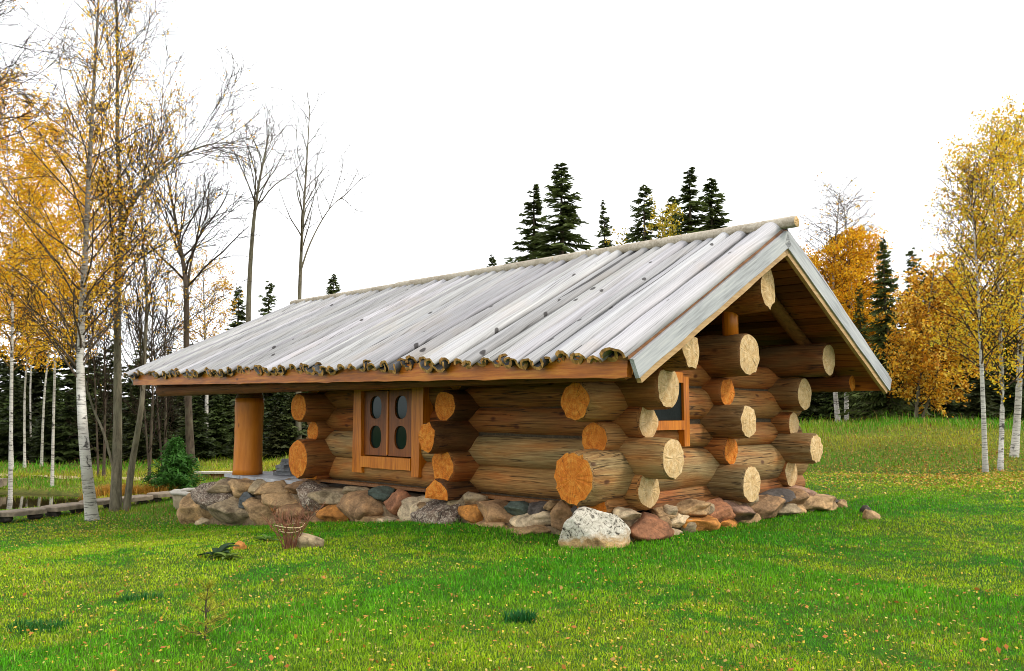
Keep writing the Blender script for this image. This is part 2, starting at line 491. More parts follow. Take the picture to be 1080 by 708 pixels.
# ------------------------------------------------------------------ world, sun, camera
SUN_EL, SUN_AZ = R(42), R(100)        # azimuth measured clockwise from +Y
w = bpy.data.worlds.new('World'); scn.world = w; w.use_nodes = True
wt = w.node_tree; wt.nodes.clear()
wo = wt.nodes.new('ShaderNodeOutputWorld'); bg = wt.nodes.new('ShaderNodeBackground')
sky = wt.nodes.new('ShaderNodeTexSky'); sky.sky_type = 'NISHITA'; sky.sun_disc = False
sky.sun_elevation = SUN_EL; sky.sun_rotation = SUN_AZ; sky.dust_density = 4.0; sky.air_density = 1.0
# overcast: a thick bright cloud deck over the blue, a few thin places
tc = wt.nodes.new('ShaderNodeTexCoord'); nz = wt.nodes.new('ShaderNodeTexNoise')
mp = wt.nodes.new('ShaderNodeMapping'); mp.inputs['Scale'].default_value = (1, 1, 2.2)
wt.links.new(tc.outputs['Generated'], mp.inputs[0]); wt.links.new(mp.outputs[0], nz.inputs['Vector'])
nz.inputs['Scale'].default_value = 2.1; nz.inputs['Detail'].default_value = 5
cr = wt.nodes.new('ShaderNodeValToRGB'); wt.links.new(nz.outputs['Fac'], cr.inputs[0])
cr.color_ramp.elements[0].position = 0.25; cr.color_ramp.elements[0].color = (0.8, 0.8, 0.8, 1)
cr.color_ramp.elements[1].position = 0.42; cr.color_ramp.elements[1].color = (1, 1, 1, 1)
mx = wt.nodes.new('ShaderNodeMix'); mx.data_type = 'RGBA'
wt.links.new(cr.outputs[0], mx.inputs[0]); wt.links.new(sky.outputs[0], mx.inputs[6]); mx.inputs[7].default_value = (11.0, 11.1, 11.3, 1)
wt.links.new(mx.outputs[2], bg.inputs['Color']); bg.inputs['Strength'].default_value = 0.1
wt.links.new(bg.outputs[0], wo.inputs['Surface'])
sl = bpy.data.lights.new('sun', 'SUN'); sl.energy = 1.5; sl.angle = R(12); sl.color = (1.0, 0.93, 0.82)
so = bpy.data.objects.new('sun', sl); COL.objects.link(so)
sd = Vector((math.sin(SUN_AZ) * math.cos(SUN_EL), math.cos(SUN_AZ) * math.cos(SUN_EL), math.sin(SUN_EL)))
so.rotation_euler = (-sd).to_track_quat('-Z', 'Y').to_euler(); so.location = (20, -5, 25)

cam = bpy.data.cameras.new('camera'); co = bpy.data.objects.new('camera', cam); COL.objects.link(co)
co.location = (0, 0, 1.6); co.rotation_euler = (PI / 2 + math.atan(83 / 878.0), 0, 0)
cam.sensor_width = 36; cam.sensor_fit = 'HORIZONTAL'; cam.lens = 878 / 1080 * 36; cam.clip_end = 2000; cam.clip_start = 0.05
scn.camera = co
vs = scn.view_settings
scn.display_settings.display_device = 'sRGB'
vs.view_transform = 'Standard'; vs.look = 'None'; vs.gamma = 1; vs.use_curve_mapping = False; vs.exposure = 0.62
cy = scn.cycles
cy.max_bounces = 6; cy.diffuse_bounces = 2; cy.glossy_bounces = 2; cy.transmission_bounces = 3; cy.transparent_max_bounces = 6
cy.use_denoising = True
cy.filter_width = 0.95

# ------------------------------------------------------------------ ground
def ground():
    nr, na = 270, 360
    r = 1.2 * np.exp(np.linspace(0, math.log(500 / 1.2), nr))
    th = np.linspace(0, 2 * PI, na, endpoint=False)
    X = r[:, None] * np.sin(th)[None]; Y = r[:, None] * np.cos(th)[None]
    Z = hgt(X, Y)
    v = np.stack([X, Y, Z], -1).reshape(-1, 3)
    v = np.vstack([v, [[0, 0, h1(0, 0)]]])
    i = np.arange(nr - 1)[:, None] * na; j = np.arange(na)[None]; j2 = (j + 1) % na
    q = np.stack([i + j, i + na + j, i + na + j2, i + j2], -1).reshape(-1, 4)
    x, y = v[:, 0], v[:, 1]
    col = np.zeros((len(v), 3))
    col[:, 0] = rough_zone(x, y)
    col[:, 1] = forest_zone(x, y)
    d = np.sqrt(((x + 17.0) / 4.6) ** 2 + ((y - 24.2) / 3.5) ** 2)
    col[:, 2] = 1 - sst(d, 0.95, 1.12)
    m = MB(); m.addn(v, q[:, ::-1], 0, True, col)
    k = len(v) - 1
    m.l.append(np.stack([np.full(na, k), (np.arange(na) + 1) % na, np.arange(na)], -1).ravel()); m.n.append(np.full(na, 3)); m.m.append(np.zeros(na, int)); m.sm.append(np.ones(na, bool))
    tag(m.build('ground', M['ground']), kind='structure')


def rough_zone(x, y):
    right = sst(y, 23.2, 25.0) * sst(x, -3, 1)
    left = sst(y + 0.9 * (x + 10), 19.5, 22.5) * (1 - sst(x, -9.5, -3)) * sst(y, 18, 21)
    left = np.maximum(left, sst(y, 25, 28) * (1 - sst(x, -3, 1)))
    return np.clip(right + left, 0, 1)


def forest_zone(x, y):
    edge = 33 + 1.5 * np.sin(x * 0.4)
    edge = edge + 5.0 * (1 - sst(x, -14, -4))
    return sst(y, edge, edge + 2.5)


ground()

# pond water: an irregular sheet
m = MB()
n = 72; th = np.arange(n) * 2 * PI / n
rr = 1.06 + 0.05 * np.sin(3 * th) + 0.03 * np.sin(7 * th + 1)
v = [(-17.0, 24.2, 0)] + [(-17.0 + 4.6 * a_ * math.cos(t), 24.2 + 3.5 * a_ * math.sin(t), 0) for a_, t in zip(rr, th)]
m.add(v, [(0, 1 + i, 1 + (i + 1) % n) for i in range(n)])
tag(m.build('pond_water', M['water'], loc=(0, 0, -0.99)), kind='structure')

# sandy path across the meadow
m = MB()
pth = [(-34, 39), (-26, 35.5), (-21, 33.6), (-17, 32.4), (-14, 31.6), (-11.5, 31.2), (-8.5, 31.6), (-5.5, 32.6)]
pp = []
for i in range(len(pth) - 1):
    for k in range(10):
        t = k / 10; pp.append((pth[i][0] * (1 - t) + pth[i + 1][0] * t, pth[i][1] * (1 - t) + pth[i + 1][1] * t))
pp = np.array(pp); tg = np.gradient(pp, axis=0); tg /= np.linalg.norm(tg, axis=1)[:, None]
nn = np.stack([-tg[:, 1], tg[:, 0]], 1)
rg = np.random.default_rng(3); wd = 0.5 + 0.12 * np.sin(np.arange(len(pp)) * 0.7) + rg.normal(0, 0.04, len(pp))
L_ = pp + nn * wd[:, None]; R_ = pp - nn * wd[:, None]
v = []
for a_, c_, b_ in zip(L_, pp, R_):
    for q_ in (a_, c_, b_): v.append((q_[0], q_[1], h1(*q_) + 0.05))
f = []
for i in range(len(pp) - 1):
    f += [(3 * i, 3 * i + 1, 3 * i + 4, 3 * i + 3), (3 * i + 1, 3 * i + 2, 3 * i + 5, 3 * i + 4)]
m.add(v, f, 0, True)
tag(m.build('path', M['path']), kind='structure')

# ------------------------------------------------------------------ the log cabin
cabin = empty('log_cabin', (ORG[0], ORG[1], 0), HANG)
tag(cabin, 'log cabin of huge round logs on a boulder base under a silvery half-log roof', 'cabin')
rnd = random.Random(11)


def log_mesh(L, r, seed, flute=0.0, lobes=9, zs=1.0, zmin=None, taper=0.0, end_mat=1, fl2=None, zmax=None, slim=0.0):
    m = MB(); rg = random.Random(seed)
    ns = 40; nst = max(6, int(L / 0.16) + 1)
    xs = [0.0, 0.03] + [0.03 + (L - 0.06) * i / nst for i in range(1, nst)] + [L - 0.03, L]
    ph = rg.uniform(0, 6)
    fac = [(rg.uniform(0, 2 * PI), rg.uniform(0.86, 0.97)) for _ in range(5)]

    def rad(x, t, nx):
        b = r * (1 - taper * x / max(L, 0.01))
        k = 1 + 0.07 * noise.noise(Vector((x * 0.8 + seed * 3.1, math.cos(t) * 0.9, math.sin(t) * 0.9))) + 0.025 * noise.noise(Vector((x * 3 + seed, math.cos(t) * 2.5, math.sin(t) * 2.5 + 9)))
        if flute:
            e = math.exp(-min(x, 9) / 0.35)
            k -= 1.25 * e * flute * (0.2 + abs(math.sin(lobes * t / 2 + ph + 0.8 * math.sin(2 * t + ph))) ** 0.8 * rg_f(t, seed))
        b *= 1 - slim * min(1.0, max(0.0, (x - 0.75) / 0.7))
        e2 = math.exp(-min(x, 9) / 0.22)
        for a_, q_ in fac:      # flat axe cuts that run out along the log
            ca = math.cos(t - a_)
            if ca > 0.3: k = min(k, (q_ / ca) * e2 + 2.0 * (1 - e2))
        k *= 1 + e2 * 0.05 * noise.noise(Vector((math.cos(t) * 3.2 + seed, math.sin(t) * 3.2, 1.7)))
        return b * k
    def rg_f(t, s): return 0.75 + 0.5 * noise.noise(Vector((math.cos(t) * 1.5 + s, math.sin(t) * 1.5, 4)))
    V = []
    for i, x in enumerate(xs):
        sc = 0.955 if i in (0, len(xs) - 1) else 1.0
        for j in range(ns):
            t = 2 * PI * j / ns
            q = rad(x, t, i) * sc
            y, z = q * math.cos(t), q * math.sin(t) * zs
            if zmin is not None: z = max(z, zmin + 0.01 * noise.noise(Vector((x, y, seed))))
            if zmax is not None: z = min(z, zmax)
            V.append((x, y, z))
    F = []
    for i in range(len(xs) - 1):
        for j in range(ns):
            j2 = (j + 1) % ns
            F.append((i * ns + j, i * ns + j2, (i + 1) * ns + j2, (i + 1) * ns + j)[::-1])
    m.add(V, F, 0, True)
    for e in (0, len(xs) - 1):
        ring = V[e * ns:(e + 1) * ns]; x0 = xs[e]
        cz = sum(p[2] for p in ring) / ns
        s = -1 if e == 0 else 1
        CV = list(ring) + [(x0 + s * (0.006 + 0.012 * rg.random()), p[1] * 0.55, cz + (p[2] - cz) * 0.55) for p in ring] + [(x0 + s * 0.012, 0, cz)]
        CF = []
        for j in range(ns):
            j2 = (j + 1) % ns
            a_ = (j, j2, ns + j2, ns + j); b_ = (ns + j, ns + j2, 2 * ns)
            CF += [a_ if e else a_[::-1], b_ if e else b_[::-1]]
        m.add(CV, CF, end_mat, False)
    return m


def log(kind, c, z, s, e, r, tint=(1, 1, 1), end='end_pale', name='wall_log', parent=cabin, **kw):
    """a log along A (kind A, at b=c) or along B (kind B, at a=c) from s to e"""
    seed = rnd.randrange(1000)
    if name == 'wall_log': kw.setdefault('slim', 0.075 if r < .3 else 0.14)
    o = log_mesh(e - s, r, seed, **kw).build(name, [M['log'], M[end]], parent)
    if kind == 'A':
        o.location = (c, s, z); o.rotation_euler = (0, 0, PI / 2)
    else:
        o.location = (s, c, z); o.rotation_euler = (0, 0, 0)
    k = rnd.uniform(0.9, 1.1)
    o.color = (tint[0] * k, tint[1] * k, tint[2] * k, 1)
    return o


BROWN = (1.12, 0.68, 0.38); GREY = (1.25, 1.2, 1.08); TAN = (1.35, 1.02, 0.69); SILVER = (0.95, 0.92, 0.86); DK = (0.5, 0.31, 0.19)  # DK: brown cross logs, taken darker so their colour deepens the under-eave shade
BM, BK = 2.15, 4.32        # middle and back long walls
A1, A2 = 2.9, 6.9          # cross walls
WA, WB = 4.08, 5.6        # window opening in the long wall
# front long wall (b = 0): course, start, radius, look
for z, s, r, tint, kw in ((0.60, -0.47, 0.255, TAN, {}), (1.03, -0.85, 0.275, GREY, dict(flute=0.06, lobes=12)),
                          (1.50, -0.47, 0.235, BROWN, {}), (1.95, -0.79, 0.27, BROWN, dict(zs=1.05)), (2.41, -1.15, 0.235, BROWN, dict(flute=0.16, lobes=5, zs=1.15))):
    if z in (1.03, 1.50, 1.95):
        log('A', 0, z, s, WA, r, tint, **kw)
        log('A', 0, z, WB, 7.35 + rnd.uniform(0, .3), r, tint)
    else:
        log('A', 0, z, s, 7.5 if z < 2 else 11.3, r, tint, **kw)
for z, s, r, tint, kw in ((0.58, -0.78, 0.285, SILVER, dict(flute=0.05, lobes=14)), (1.05, -0.46, 0.21, BROWN, {}), (1.49, -0.76, 0.265, (0.75, 0.66, 0.56), dict(flute=0.12, lobes=9)),
                          (1.94, -0.42, 0.22, BROWN, {}), (2.48, -0.80, 0.335, (0.8, 0.62, 0.46), dict(flute=0.06, lobes=6))):
    log('A', BM, z, s, 7.4, r, tint, end='end_orange' if abs(z - 1.94) < .01 or abs(z - 1.05) < .01 else 'end_pale', **kw)
for z, s, r, tint, kw in ((0.60, -0.35, 0.24, BROWN, {}), (1.03, -0.80, 0.275, SILVER, dict(flute=0.14, lobes=12)), (1.43, -0.42, 0.205, BROWN, {}),
                          (1.94, -0.63, 0.275, (0.8, 0.62, 0.44), {}), (2.50, -1.07, 0.27, (0.62, 0.48, 0.36), {})):
    log('A', BK, z, s, 7.4 if z < 2 else 11.3, r, tint, **kw)
# cross walls: gable wall and two inner walls whose ends show through the long wall
for z, s, r, tint, kw in ((0.38, -0.62, 0.27, (1.1, .74, .46), dict(zmin=-0.05)), (0.79, -0.99, 0.375, GREY, dict(flute=0.13, lobes=13)), (1.28, -0.56, 0.225, TAN, {}), (1.76, -0.95, 0.27, TAN, dict(flute=0.1, lobes=8)), (2.2, -0.5, 0.22, BROWN, {})):
    log('B', 0, z, s, BK + 0.75, r, tint, end='end_orange', **kw)
for z, s, r, tint, kw in ((0.33, -0.78, 0.28, DK, dict(zmin=-0.02)), (0.80, -0.66, 0.275, BROWN, {}), (1.25, -0.98, 0.24, DK, dict(flute=0.16, lobes=5, zs=1.1)), (1.73, -0.62, 0.25, DK, {}), (2.2, -0.4, 0.22, DK, {})):
    log('B', A1, z, s, BK + 0.8, r, tint, end='end_orange', **kw)
for z, s, r, tint, kw in ((0.46, -0.46, 0.2, BROWN, dict(zmin=-0.08)), (0.77, -0.76, 0.365, BROWN, dict(flute=0.05, lobes=6)), (1.28, -0.44, 0.2, BROWN, {}), (1.73, -0.76, 0.275, BROWN, {}), (2.2, -0.4, 0.22, DK, {})):
    log('B', A2, z, s, BK + 0.8, r, tint, end='end_orange', **kw)

# dark panels between the courses, closing the seams
m = MB()
for a0, a1, z1 in ((0.1, WA - .05, 2.6), (WB + .05, 7.3, 2.6)): m.box((-0.1, a0, 0.34), (0.1, a1, z1))
m.box((-0.1, WA - .05, 0.34), (0.1, WB + .05, 0.8))
m.box((0.11, -0.1, 0.34), (BK + .2, 0.1, 2.35)); m.box((-0.1, 0.0, 0.34), (0.108, 0.098, 2.35))
m.build('chinking', M['chink'], cabin)
# sill boards on top of the base
m = MB()
m.box((-0.34, -0.33, 0.335), (-0.22, 7.5, 0.385)); m.box((-0.22, -0.34, 0.335), (BK + 0.4, -0.22, 0.385))
m.build('sill_board', M['darkbeam'], cabin)

# --- roof
RB, A0R = 2.1, -1.42
EB = 3.76


def roofp(t, d, off=0.0, side=-1):
    """t 0..1 along the ridge from the gable, d horizontal distance from the ridge, off along the slope normal; side -1 = front slope"""
    q = d / EB
    aend = 11.8 + 0.65 * q
    a = A0R + t * (aend - A0R)
    z = 4.22 - 0.537 * d + t * (0.08 + 0.17 * q)
    nb, nz = 0.473, 0.881
    return (RB + side * (d + off * nb), a, z + off * nz)


def covering(side, seed):
    m = MB(); rg = random.Random(seed)
    NP = 53; ml = 8; nst = 16
    for i in range(NP):
        for kind in (0, 1):
            t = (i + 0.5 * kind + (0.0 if kind else 0.5)) / NP
            if kind == 1 and i == NP - 1: continue
            if kind == 1: t = (i + 1.0) / NP
            wd = (0.103 if kind == 0 else 0.118) * rg.uniform(0.82, 1.14)
            if i == 0 and kind == 0: wd = 0.17
            hh = (0.098 if kind == 0 else 0.15) * rg.uniform(0.82, 1.15)
            if i == 0 and kind == 0: hh = 0.13
            th_ = 0.03 * rg.uniform(0.8, 1.3)
            base = (0.055 if kind == 0 else 0.11) + rg.uniform(-0.012, 0.03) * (1 - kind)
            d1 = 3.85 + rg.uniform(-0.1, 0.06) - (0.03 if kind else 0)
            g = rg.uniform(0.68, 1.14) if kind == 0 else rg.uniform(0.1, 0.3)  # gutter pieces tinted near black to paint the shade between covers
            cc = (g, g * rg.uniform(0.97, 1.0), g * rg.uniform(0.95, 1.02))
            V = []; ph = rg.uniform(0, 9); tw = rg.uniform(-0.1, 0.1)
            for k in range(nst):
                d = 0.04 + (d1 - 0.04) * k / (nst - 1)
                bow = 0.016 * math.sin(d * 1.3 + ph) + 0.01 * noise.noise(Vector((d * 1.7, i * 3.3, kind)))
                up = 0.012 * noise.noise(Vector((d * 1.2, i * 5.1, kind + 4)))
                wk = wd * (0.92 + 0.12 * k / nst)
                ring = []
                for lay in (0, 1):
                    idx = range(ml + 1) if lay == 0 else range(ml, -1, -1)
                    for j in idx:
                        s_ = PI * j / ml
                        rr_ = 1.0 - (lay * th_ / wk)
                        x_ = -wk * rr_ * math.cos(s_)
                        hz = math.sin(s_) ** 0.8 * hh * rr_ + (0 if lay == 0 else -0.008)
                        if kind: hz = -hz
                        hz += tw * x_ + 0.006 * noise.noise(Vector((d * 2, x_ * 9, i)))
                        jag = (0.028 * noise.noise(Vector((j * 0.9, i * 2.3, kind + 7.0)))) if k == nst - 1 else 0
                        p = roofp(t, d + jag, base + hz + up, side)
                        ring.append((p[0], p[1] + x_ + bow, p[2]))
                V += ring
            nr = 2 * (ml + 1)
            F = []
            for k in range(nst - 1):
                for j in range(nr):
                    j2 = (j + 1) % nr
                    f_ = (k * nr + j, k * nr + j2, (k + 1) * nr + j2, (k + 1) * nr + j)
                    F.append(f_ if side < 0 else f_[::-1])
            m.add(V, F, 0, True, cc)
            E_ = V[-nr:]
            CF = [(j, j + 1, nr - 2 - j, nr - 1 - j) for j in range(ml)]
            ec = np.repeat(np.array([[1.0, 0.95, 0.9]]), nr, axis=0) * np.array([rg.uniform(0.45, 1.6) for _ in range(nr)])[:, None]
            m.add(E_, CF, 1, False, ec)
    return m


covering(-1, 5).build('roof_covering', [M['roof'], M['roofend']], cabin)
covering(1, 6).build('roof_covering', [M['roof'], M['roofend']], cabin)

# sheathing with plank joints on its underside
for side in (-1, 1):
    m = MB(); npl = 22
    for k in range(npl):
        d0, d1 = 3.74 * k / npl + 0.009, 3.74 * (k + 1) / npl - 0.009
        lo = rnd.uniform(-0.075, -0.062)
        for t0, t1 in ((0.003, 0.5), (0.5005, 0.997)):
            vv = [roofp(t0, d0, lo, side), roofp(t0, d1, lo, side), roofp(t1, d1, lo, side), roofp(t1, d0, lo, side),
                  roofp(t0, d0, -0.01, side), roofp(t0, d1, -0.01, side), roofp(t1, d1, -0.01, side), roofp(t1, d0, -0.01, side)]
            if side > 0: vv = [vv[i] for i in (3, 2, 1, 0, 7, 6, 5, 4)]
            g = rnd.uniform(0.5, 1.3)
            m.hexa(vv, 0, (g, g, g))
    m.add([roofp(0, 0.02, -0.012, side), roofp(0, 3.74, -0.012, side), roofp(1, 3.74, -0.012, side), roofp(1, 0.02, -0.012, side)], [(0, 1, 2, 3)], 0)
    m.build('roof_boarding', M['soffit'], cabin)


def barge(t, out, side, o0, o1, d0, d1, thick, name, mat, wav=0.0):
    """a board on the gable edge: between slope offsets o0 (low) and o1 (high)"""
    m = MB(); n = 24
    ya = lambda p, k: (p[0], p[1] + k, p[2])
    V = []
    for i in range(n + 1):
        d = d0 + (d1 - d0) * i / n
        wv = wav * noise.noise(Vector((d * 2.2, o0 * 9, side)))
        lo, hi = roofp(t, d, o0 + wv, side), roofp(t, d, o1, side)
        V += [ya(lo, out), ya(hi, out), ya(hi, out + thick), ya(lo, out + thick)]
    F = []
    for i in range(n):
        for j in range(4):
            j2 = (j + 1) % 4
            F.append((4 * i + j, 4 * i + j2, 4 * i + 4 + j2, 4 * i + 4 + j))
    F += [(3, 2, 1, 0), tuple(4 * n + j for j in range(4))]
    m.add(V, F, 0)
    o = m.build(name, mat, cabin)
    return o


for side in (-1, 1):
    barge(0, -0.065, side, -0.2, 0.03, 0.0 if side < 0 else 0.0, 3.8, 0.055, 'barge_board', M['barge'] if side < 0 else M['barge_b'], 0.012)
    barge(0, -0.04, side, -0.285, -0.203, 0.0, 3.76, 0.06, 'barge_trim', M['bargestrip'], 0.01)
    barge(1, 0.0, side, -0.2, 0.03, 0.0, 3.8, 0.055, 'barge_board', M['barge'] if side < 0 else M['barge_b'], 0.012)
# cap of the right-hand bargeboard seen from below the ridge: fillet under the covering edge
for side in (-1, 1):
    barge(0, -0.02, side, 0.034, 0.075, 0.02, 3.82, 0.14, 'barge_fillet', M['darkbeam'])


def fascia(side, o0, o1, d, thick, name, scal=0.0):
    m = MB(); n = 90
    V = []
    for i in range(n + 1):
        t = 0.004 + 0.992 * i / n
        p = roofp(t, d, 0, side)
        low = p[2] + o0 - (scal * max(0, noise.noise(Vector((i * 0.37, 3, side)))) if scal else 0)
        x0, x1 = p[0] + side * thick, p[0]
        V += [(x0, p[1], low), (x0, p[1], p[2] + o1), (x1, p[1], p[2] + o1), (x1, p[1], low)]
    F = []
    for i in range(n):
        for j in range(4):
            j2 = (j + 1) % 4
            f_ = (4 * i + j, 4 * i + j2, 4 * i + 4 + j2, 4 * i + 4 + j)
            F.append(f_ if side > 0 else f_[::-1])
    F += [(0, 1, 2, 3) if side > 0 else (3, 2, 1, 0), tuple(4 * n + j for j in ((3, 2, 1, 0) if side > 0 else (0, 1, 2, 3)))]
    m.add(V, F)
    return m.build(name, M['orange_a'], cabin)


for side in (-1, 1):
    fascia(side, -0.125, 0.02, 3.70, 0.06, 'fascia_board')
    fascia(side, -0.235, -0.128, 3.68, 0.09, 'fascia_trim', 0.03)

# ridge cap: three rounded lengths end to end
rp0, rp1 = roofp(0, 0, 0.14), roofp(1, 0, 0.14)
cuts = [-0.018, 0.33, 0.68, 1.008]
for k in range(3):
    t0, t1 = cuts[k], cuts[k + 1] - 0.001
    p0 = [rp0[i] + (rp1[i] - rp0[i]) * t0 for i in range(3)]; L_ = (rp1[1] - rp0[1]) * (t1 - t0)
    lm = log_mesh(L_, 0.09 - 0.006 * k, 700 + k, zmin=-0.07)
    o = lm.build('ridge_log', [M['ridge'], M['end_pale']], cabin, loc=(p0[0], p0[1], p0[2] + (0.0, 0.005, -0.004)[k]), rot=(0, -(rp1[2] - rp0[2]) / (rp1[1] - rp0[1]) * 1.0, PI / 2))
# purlins and rafters under the roof
o = log('A', 2.1, 3.44, -1.16, 11.2, 0.26, BROWN, name='purlin', flute=0.15, lobes=5, zs=1.36)
o = log('A', -1.2, 2.13, -1.02, 12.0, 0.13, (0.75, 0.42, 0.25), name='purlin', end='end_orange')
o = log('A', 5.35, 2.13, -1.02, 12.0, 0.14, (0.65, 0.4, 0.25), name='purlin', end='end_orange')
for side in (-1, 1):
    for ya in (-0.62, 1.6, 3.9, 6.2, 8.5, 10.8):
        t = (ya - A0R) / 13.5
        p0, p1 = roofp(t, 0.15, -0.22, side), roofp(t, 3.55, -0.17, side)
        m = MB(); q0, q1 = np.array(p0), np.array(p1)
        m.tube([q0 + (q1 - q0) * i / 8 for i in range(9)], [0.125 - 0.03 * i / 8 for i in range(9)], 14, 0, None, True)
        m.build('rafter', M['darkbeam'], cabin)
m = MB(); m.tube([(2.1, -0.52, 2.72), (2.1, -0.52, 3.0), (2.1, -0.52, 3.24)], [0.12, 0.12, 0.12], 16, 0, None, True)
m.build('strut', M['orange'], cabin)
# near-black boards filling the open gable, its shade put into their colour
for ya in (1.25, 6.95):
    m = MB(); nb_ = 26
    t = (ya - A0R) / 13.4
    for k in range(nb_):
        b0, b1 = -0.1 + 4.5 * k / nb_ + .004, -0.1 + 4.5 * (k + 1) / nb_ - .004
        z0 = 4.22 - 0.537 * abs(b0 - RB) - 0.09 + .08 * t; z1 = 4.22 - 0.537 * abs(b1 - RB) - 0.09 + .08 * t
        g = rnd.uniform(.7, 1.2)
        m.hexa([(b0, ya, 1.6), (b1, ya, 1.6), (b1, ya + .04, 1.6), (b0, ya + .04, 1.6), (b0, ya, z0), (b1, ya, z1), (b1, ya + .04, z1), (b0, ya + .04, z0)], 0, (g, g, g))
    m.build('gable_void_boards', M['inside'], cabin)
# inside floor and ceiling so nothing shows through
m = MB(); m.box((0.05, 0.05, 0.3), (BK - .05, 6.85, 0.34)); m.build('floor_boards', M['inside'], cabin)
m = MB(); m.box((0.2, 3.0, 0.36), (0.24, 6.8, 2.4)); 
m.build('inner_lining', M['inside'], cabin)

# --- window in the long wall
win = MB()
FO = -0.30   # outer face of the frame
def rough_board(m, b0, b1, a0, a1, z0, z1, seed, flare=0.0):
    """upright or level board with slightly wavering edges"""
    n = 10; up = (z1 - z0) > (a1 - a0); V = []
    for i in range(n + 1):
        t = i / n; w1 = 0.012 * noise.noise(Vector((t * 4, seed, 0))); w2 = 0.012 * noise.noise(Vector((t * 4, seed, 7)))
        fl = flare * (1 - t) ** 2
        if up:
            z = z0 + (z1 - z0) * t; aa, ac = a0 + w1 - fl, a1 + w2 + fl * 0.3
            V += [(b0, aa, z), (b0, ac, z), (b1, ac, z), (b1, aa, z)]
        else:
            a = a0 + (a1 - a0) * t; za, zc = z0 + w1 * 1.6, z1 + w2
            V += [(b0, a, za), (b1, a, za), (b1, a, zc), (b0, a, zc)]
    F = []
    for i in range(n):
        for j in range(4):
            j2 = (j + 1) % 4; F.append((4 * i + j, 4 * i + j2, 4 * i + 4 + j2, 4 * i + 4 + j)[::1 if up else -1])
    F += [(3, 2, 1, 0) if up else (0, 1, 2, 3), tuple(4 * n + j for j in ((0, 1, 2, 3) if up else (3, 2, 1, 0)))]
    m.add(V, F)


wf = MB()
rough_board(wf, FO, -0.1, 5.56, 5.79, 0.56, 2.2, 1, 0.05)
rough_board(wf, FO, -0.1, 3.88, 4.12, 0.56, 2.2, 2, -0.04)
rough_board(wf, FO - .01, -0.12, 4.125, 5.555, 0.66, 0.86, 3)
rough_board(wf, FO - .01, -0.12, 4.125, 5.555, 2.02, 2.2, 4)
wfo = wf.build('window', M['orange'], cabin)
m = MB(); rough_board(m, -0.36, -0.14, 3.74, 3.83, 1.2, 2.2, 9); m.build('jamb_board', M['orange'], wfo)


def oval_sash(b, a0, a1, z0, z1, holes, thick):
    """a board with oval openings: a grid with holes, built as strips between ovals"""
    m = MB(); ns = 28
    zs = [z0] + [(holes[i][1] + holes[i + 1][1]) / 2 for i in range(len(holes) - 1)] + [z1]
    for k, (ca, cz, ra, rz) in enumerate(holes):
        y0, y1 = zs[k], zs[k + 1]
        inner = []; outer = []
        for j in range(ns):
            t = 2 * PI * (j + 0.5) / ns; c_, s_ = math.cos(t), math.sin(t)
            sq = (abs(c_) ** 2.6 + abs(s_) ** 2.6) ** (-1 / 2.6)
            inner.append((ca + ra * c_ * sq, cz + rz * s_ * sq))
            kx = ((a1 - ca) if c_ > 0 else (ca - a0)) / max(abs(c_), 1e-6); kz = ((y1 - cz) if s_ > 0 else (cz - y0)) / max(abs(s_), 1e-6)
            q = min(kx, kz); outer.append((ca + q * c_, cz + q * s_))
        for c4 in ((a0, y0), (a1, y0), (a1, y1), (a0, y1)):    # snap the nearest outer point to each corner
            j = min(range(ns), key=lambda i: (outer[i][0] - c4[0]) ** 2 + (outer[i][1] - c4[1]) ** 2); outer[j] = c4
        V = [(b, p[0], p[1]) for p in inner] + [(b, p[0], p[1]) for p in outer] + [(b + thick, p[0], p[1]) for p in inner] + [(b + thick, p[0], p[1]) for p in outer]
        F = []
        for j in range(ns):
            j2 = (j + 1) % ns
            F += [(j, j2, ns + j2, ns + j), (j, 2 * ns + j, 2 * ns + j2, j2)]
        m.add(V, F)
    return m


for a0, a1 in ((4.14, 4.825), (4.855, 5.54)):
    ca = (a0 + a1) / 2
    sa = oval_sash(-0.24, a0, a1, 0.88, 2.01, [(ca, 1.20, 0.17, 0.2), (ca, 1.72, 0.17, 0.2)], 0.05).build('sash', M['sash'], wfo)
    for cz in (1.20, 1.72):
        m = MB(); m.box((-0.205, ca - 0.23, cz - 0.235), (-0.2, ca + 0.23, cz + 0.235)); m.build('pane', M['glass'], wfo)
m = MB(); m.box((-0.255, 4.82, 0.9), (-0.235, 4.86, 2.0)); m.build('meeting_stile', M['orange'], wfo)
# grey hewn face under the window
# --- gable window (jamb, sill and a dark pane behind the log ends)
gw = MB()
gw.box((1.13, -0.3, 1.14), (1.27, -0.12, 2.14)); gw.box((0.33, -0.32, 1.38), (1.127, -0.12, 1.51)); gw.box((0.33, -0.30, 2.05), (1.127, -0.12, 2.2)); gw.box((0.25, -0.3, 1.2), (0.327, -0.12, 2.12))
gwo = gw.build('window', M['orange'], cabin)
m = MB(); m.box((0.33, -0.262, 1.515), (1.127, -0.256, 2.045)); m.build('pane', M['pane_dark'], gwo)

# --- porch: post, floor slabs
def post(b, a):
    m = MB(); n = 14
    m.tube([(0, 0, 1.62 * i / n) for i in range(n + 1)], [0.305 - 0.012 * math.sin(PI * i / n) ** 2 + 0.003 * math.sin(i * 1.7) + (0.01 if i < 1 else 0) for i in range(n + 1)], 32, 0, None, True)
    o = m.build('porch_post', M['post'], cabin, loc=(b, a, 0.32))
    m = MB(); m.tube([(0, 0, 1.6), (0, 0, 1.7), (0, 0, 2.0)], [0.30, 0.27, 0.25], 16, 0, None, True); m.build('post_cap', M['dark'], o)


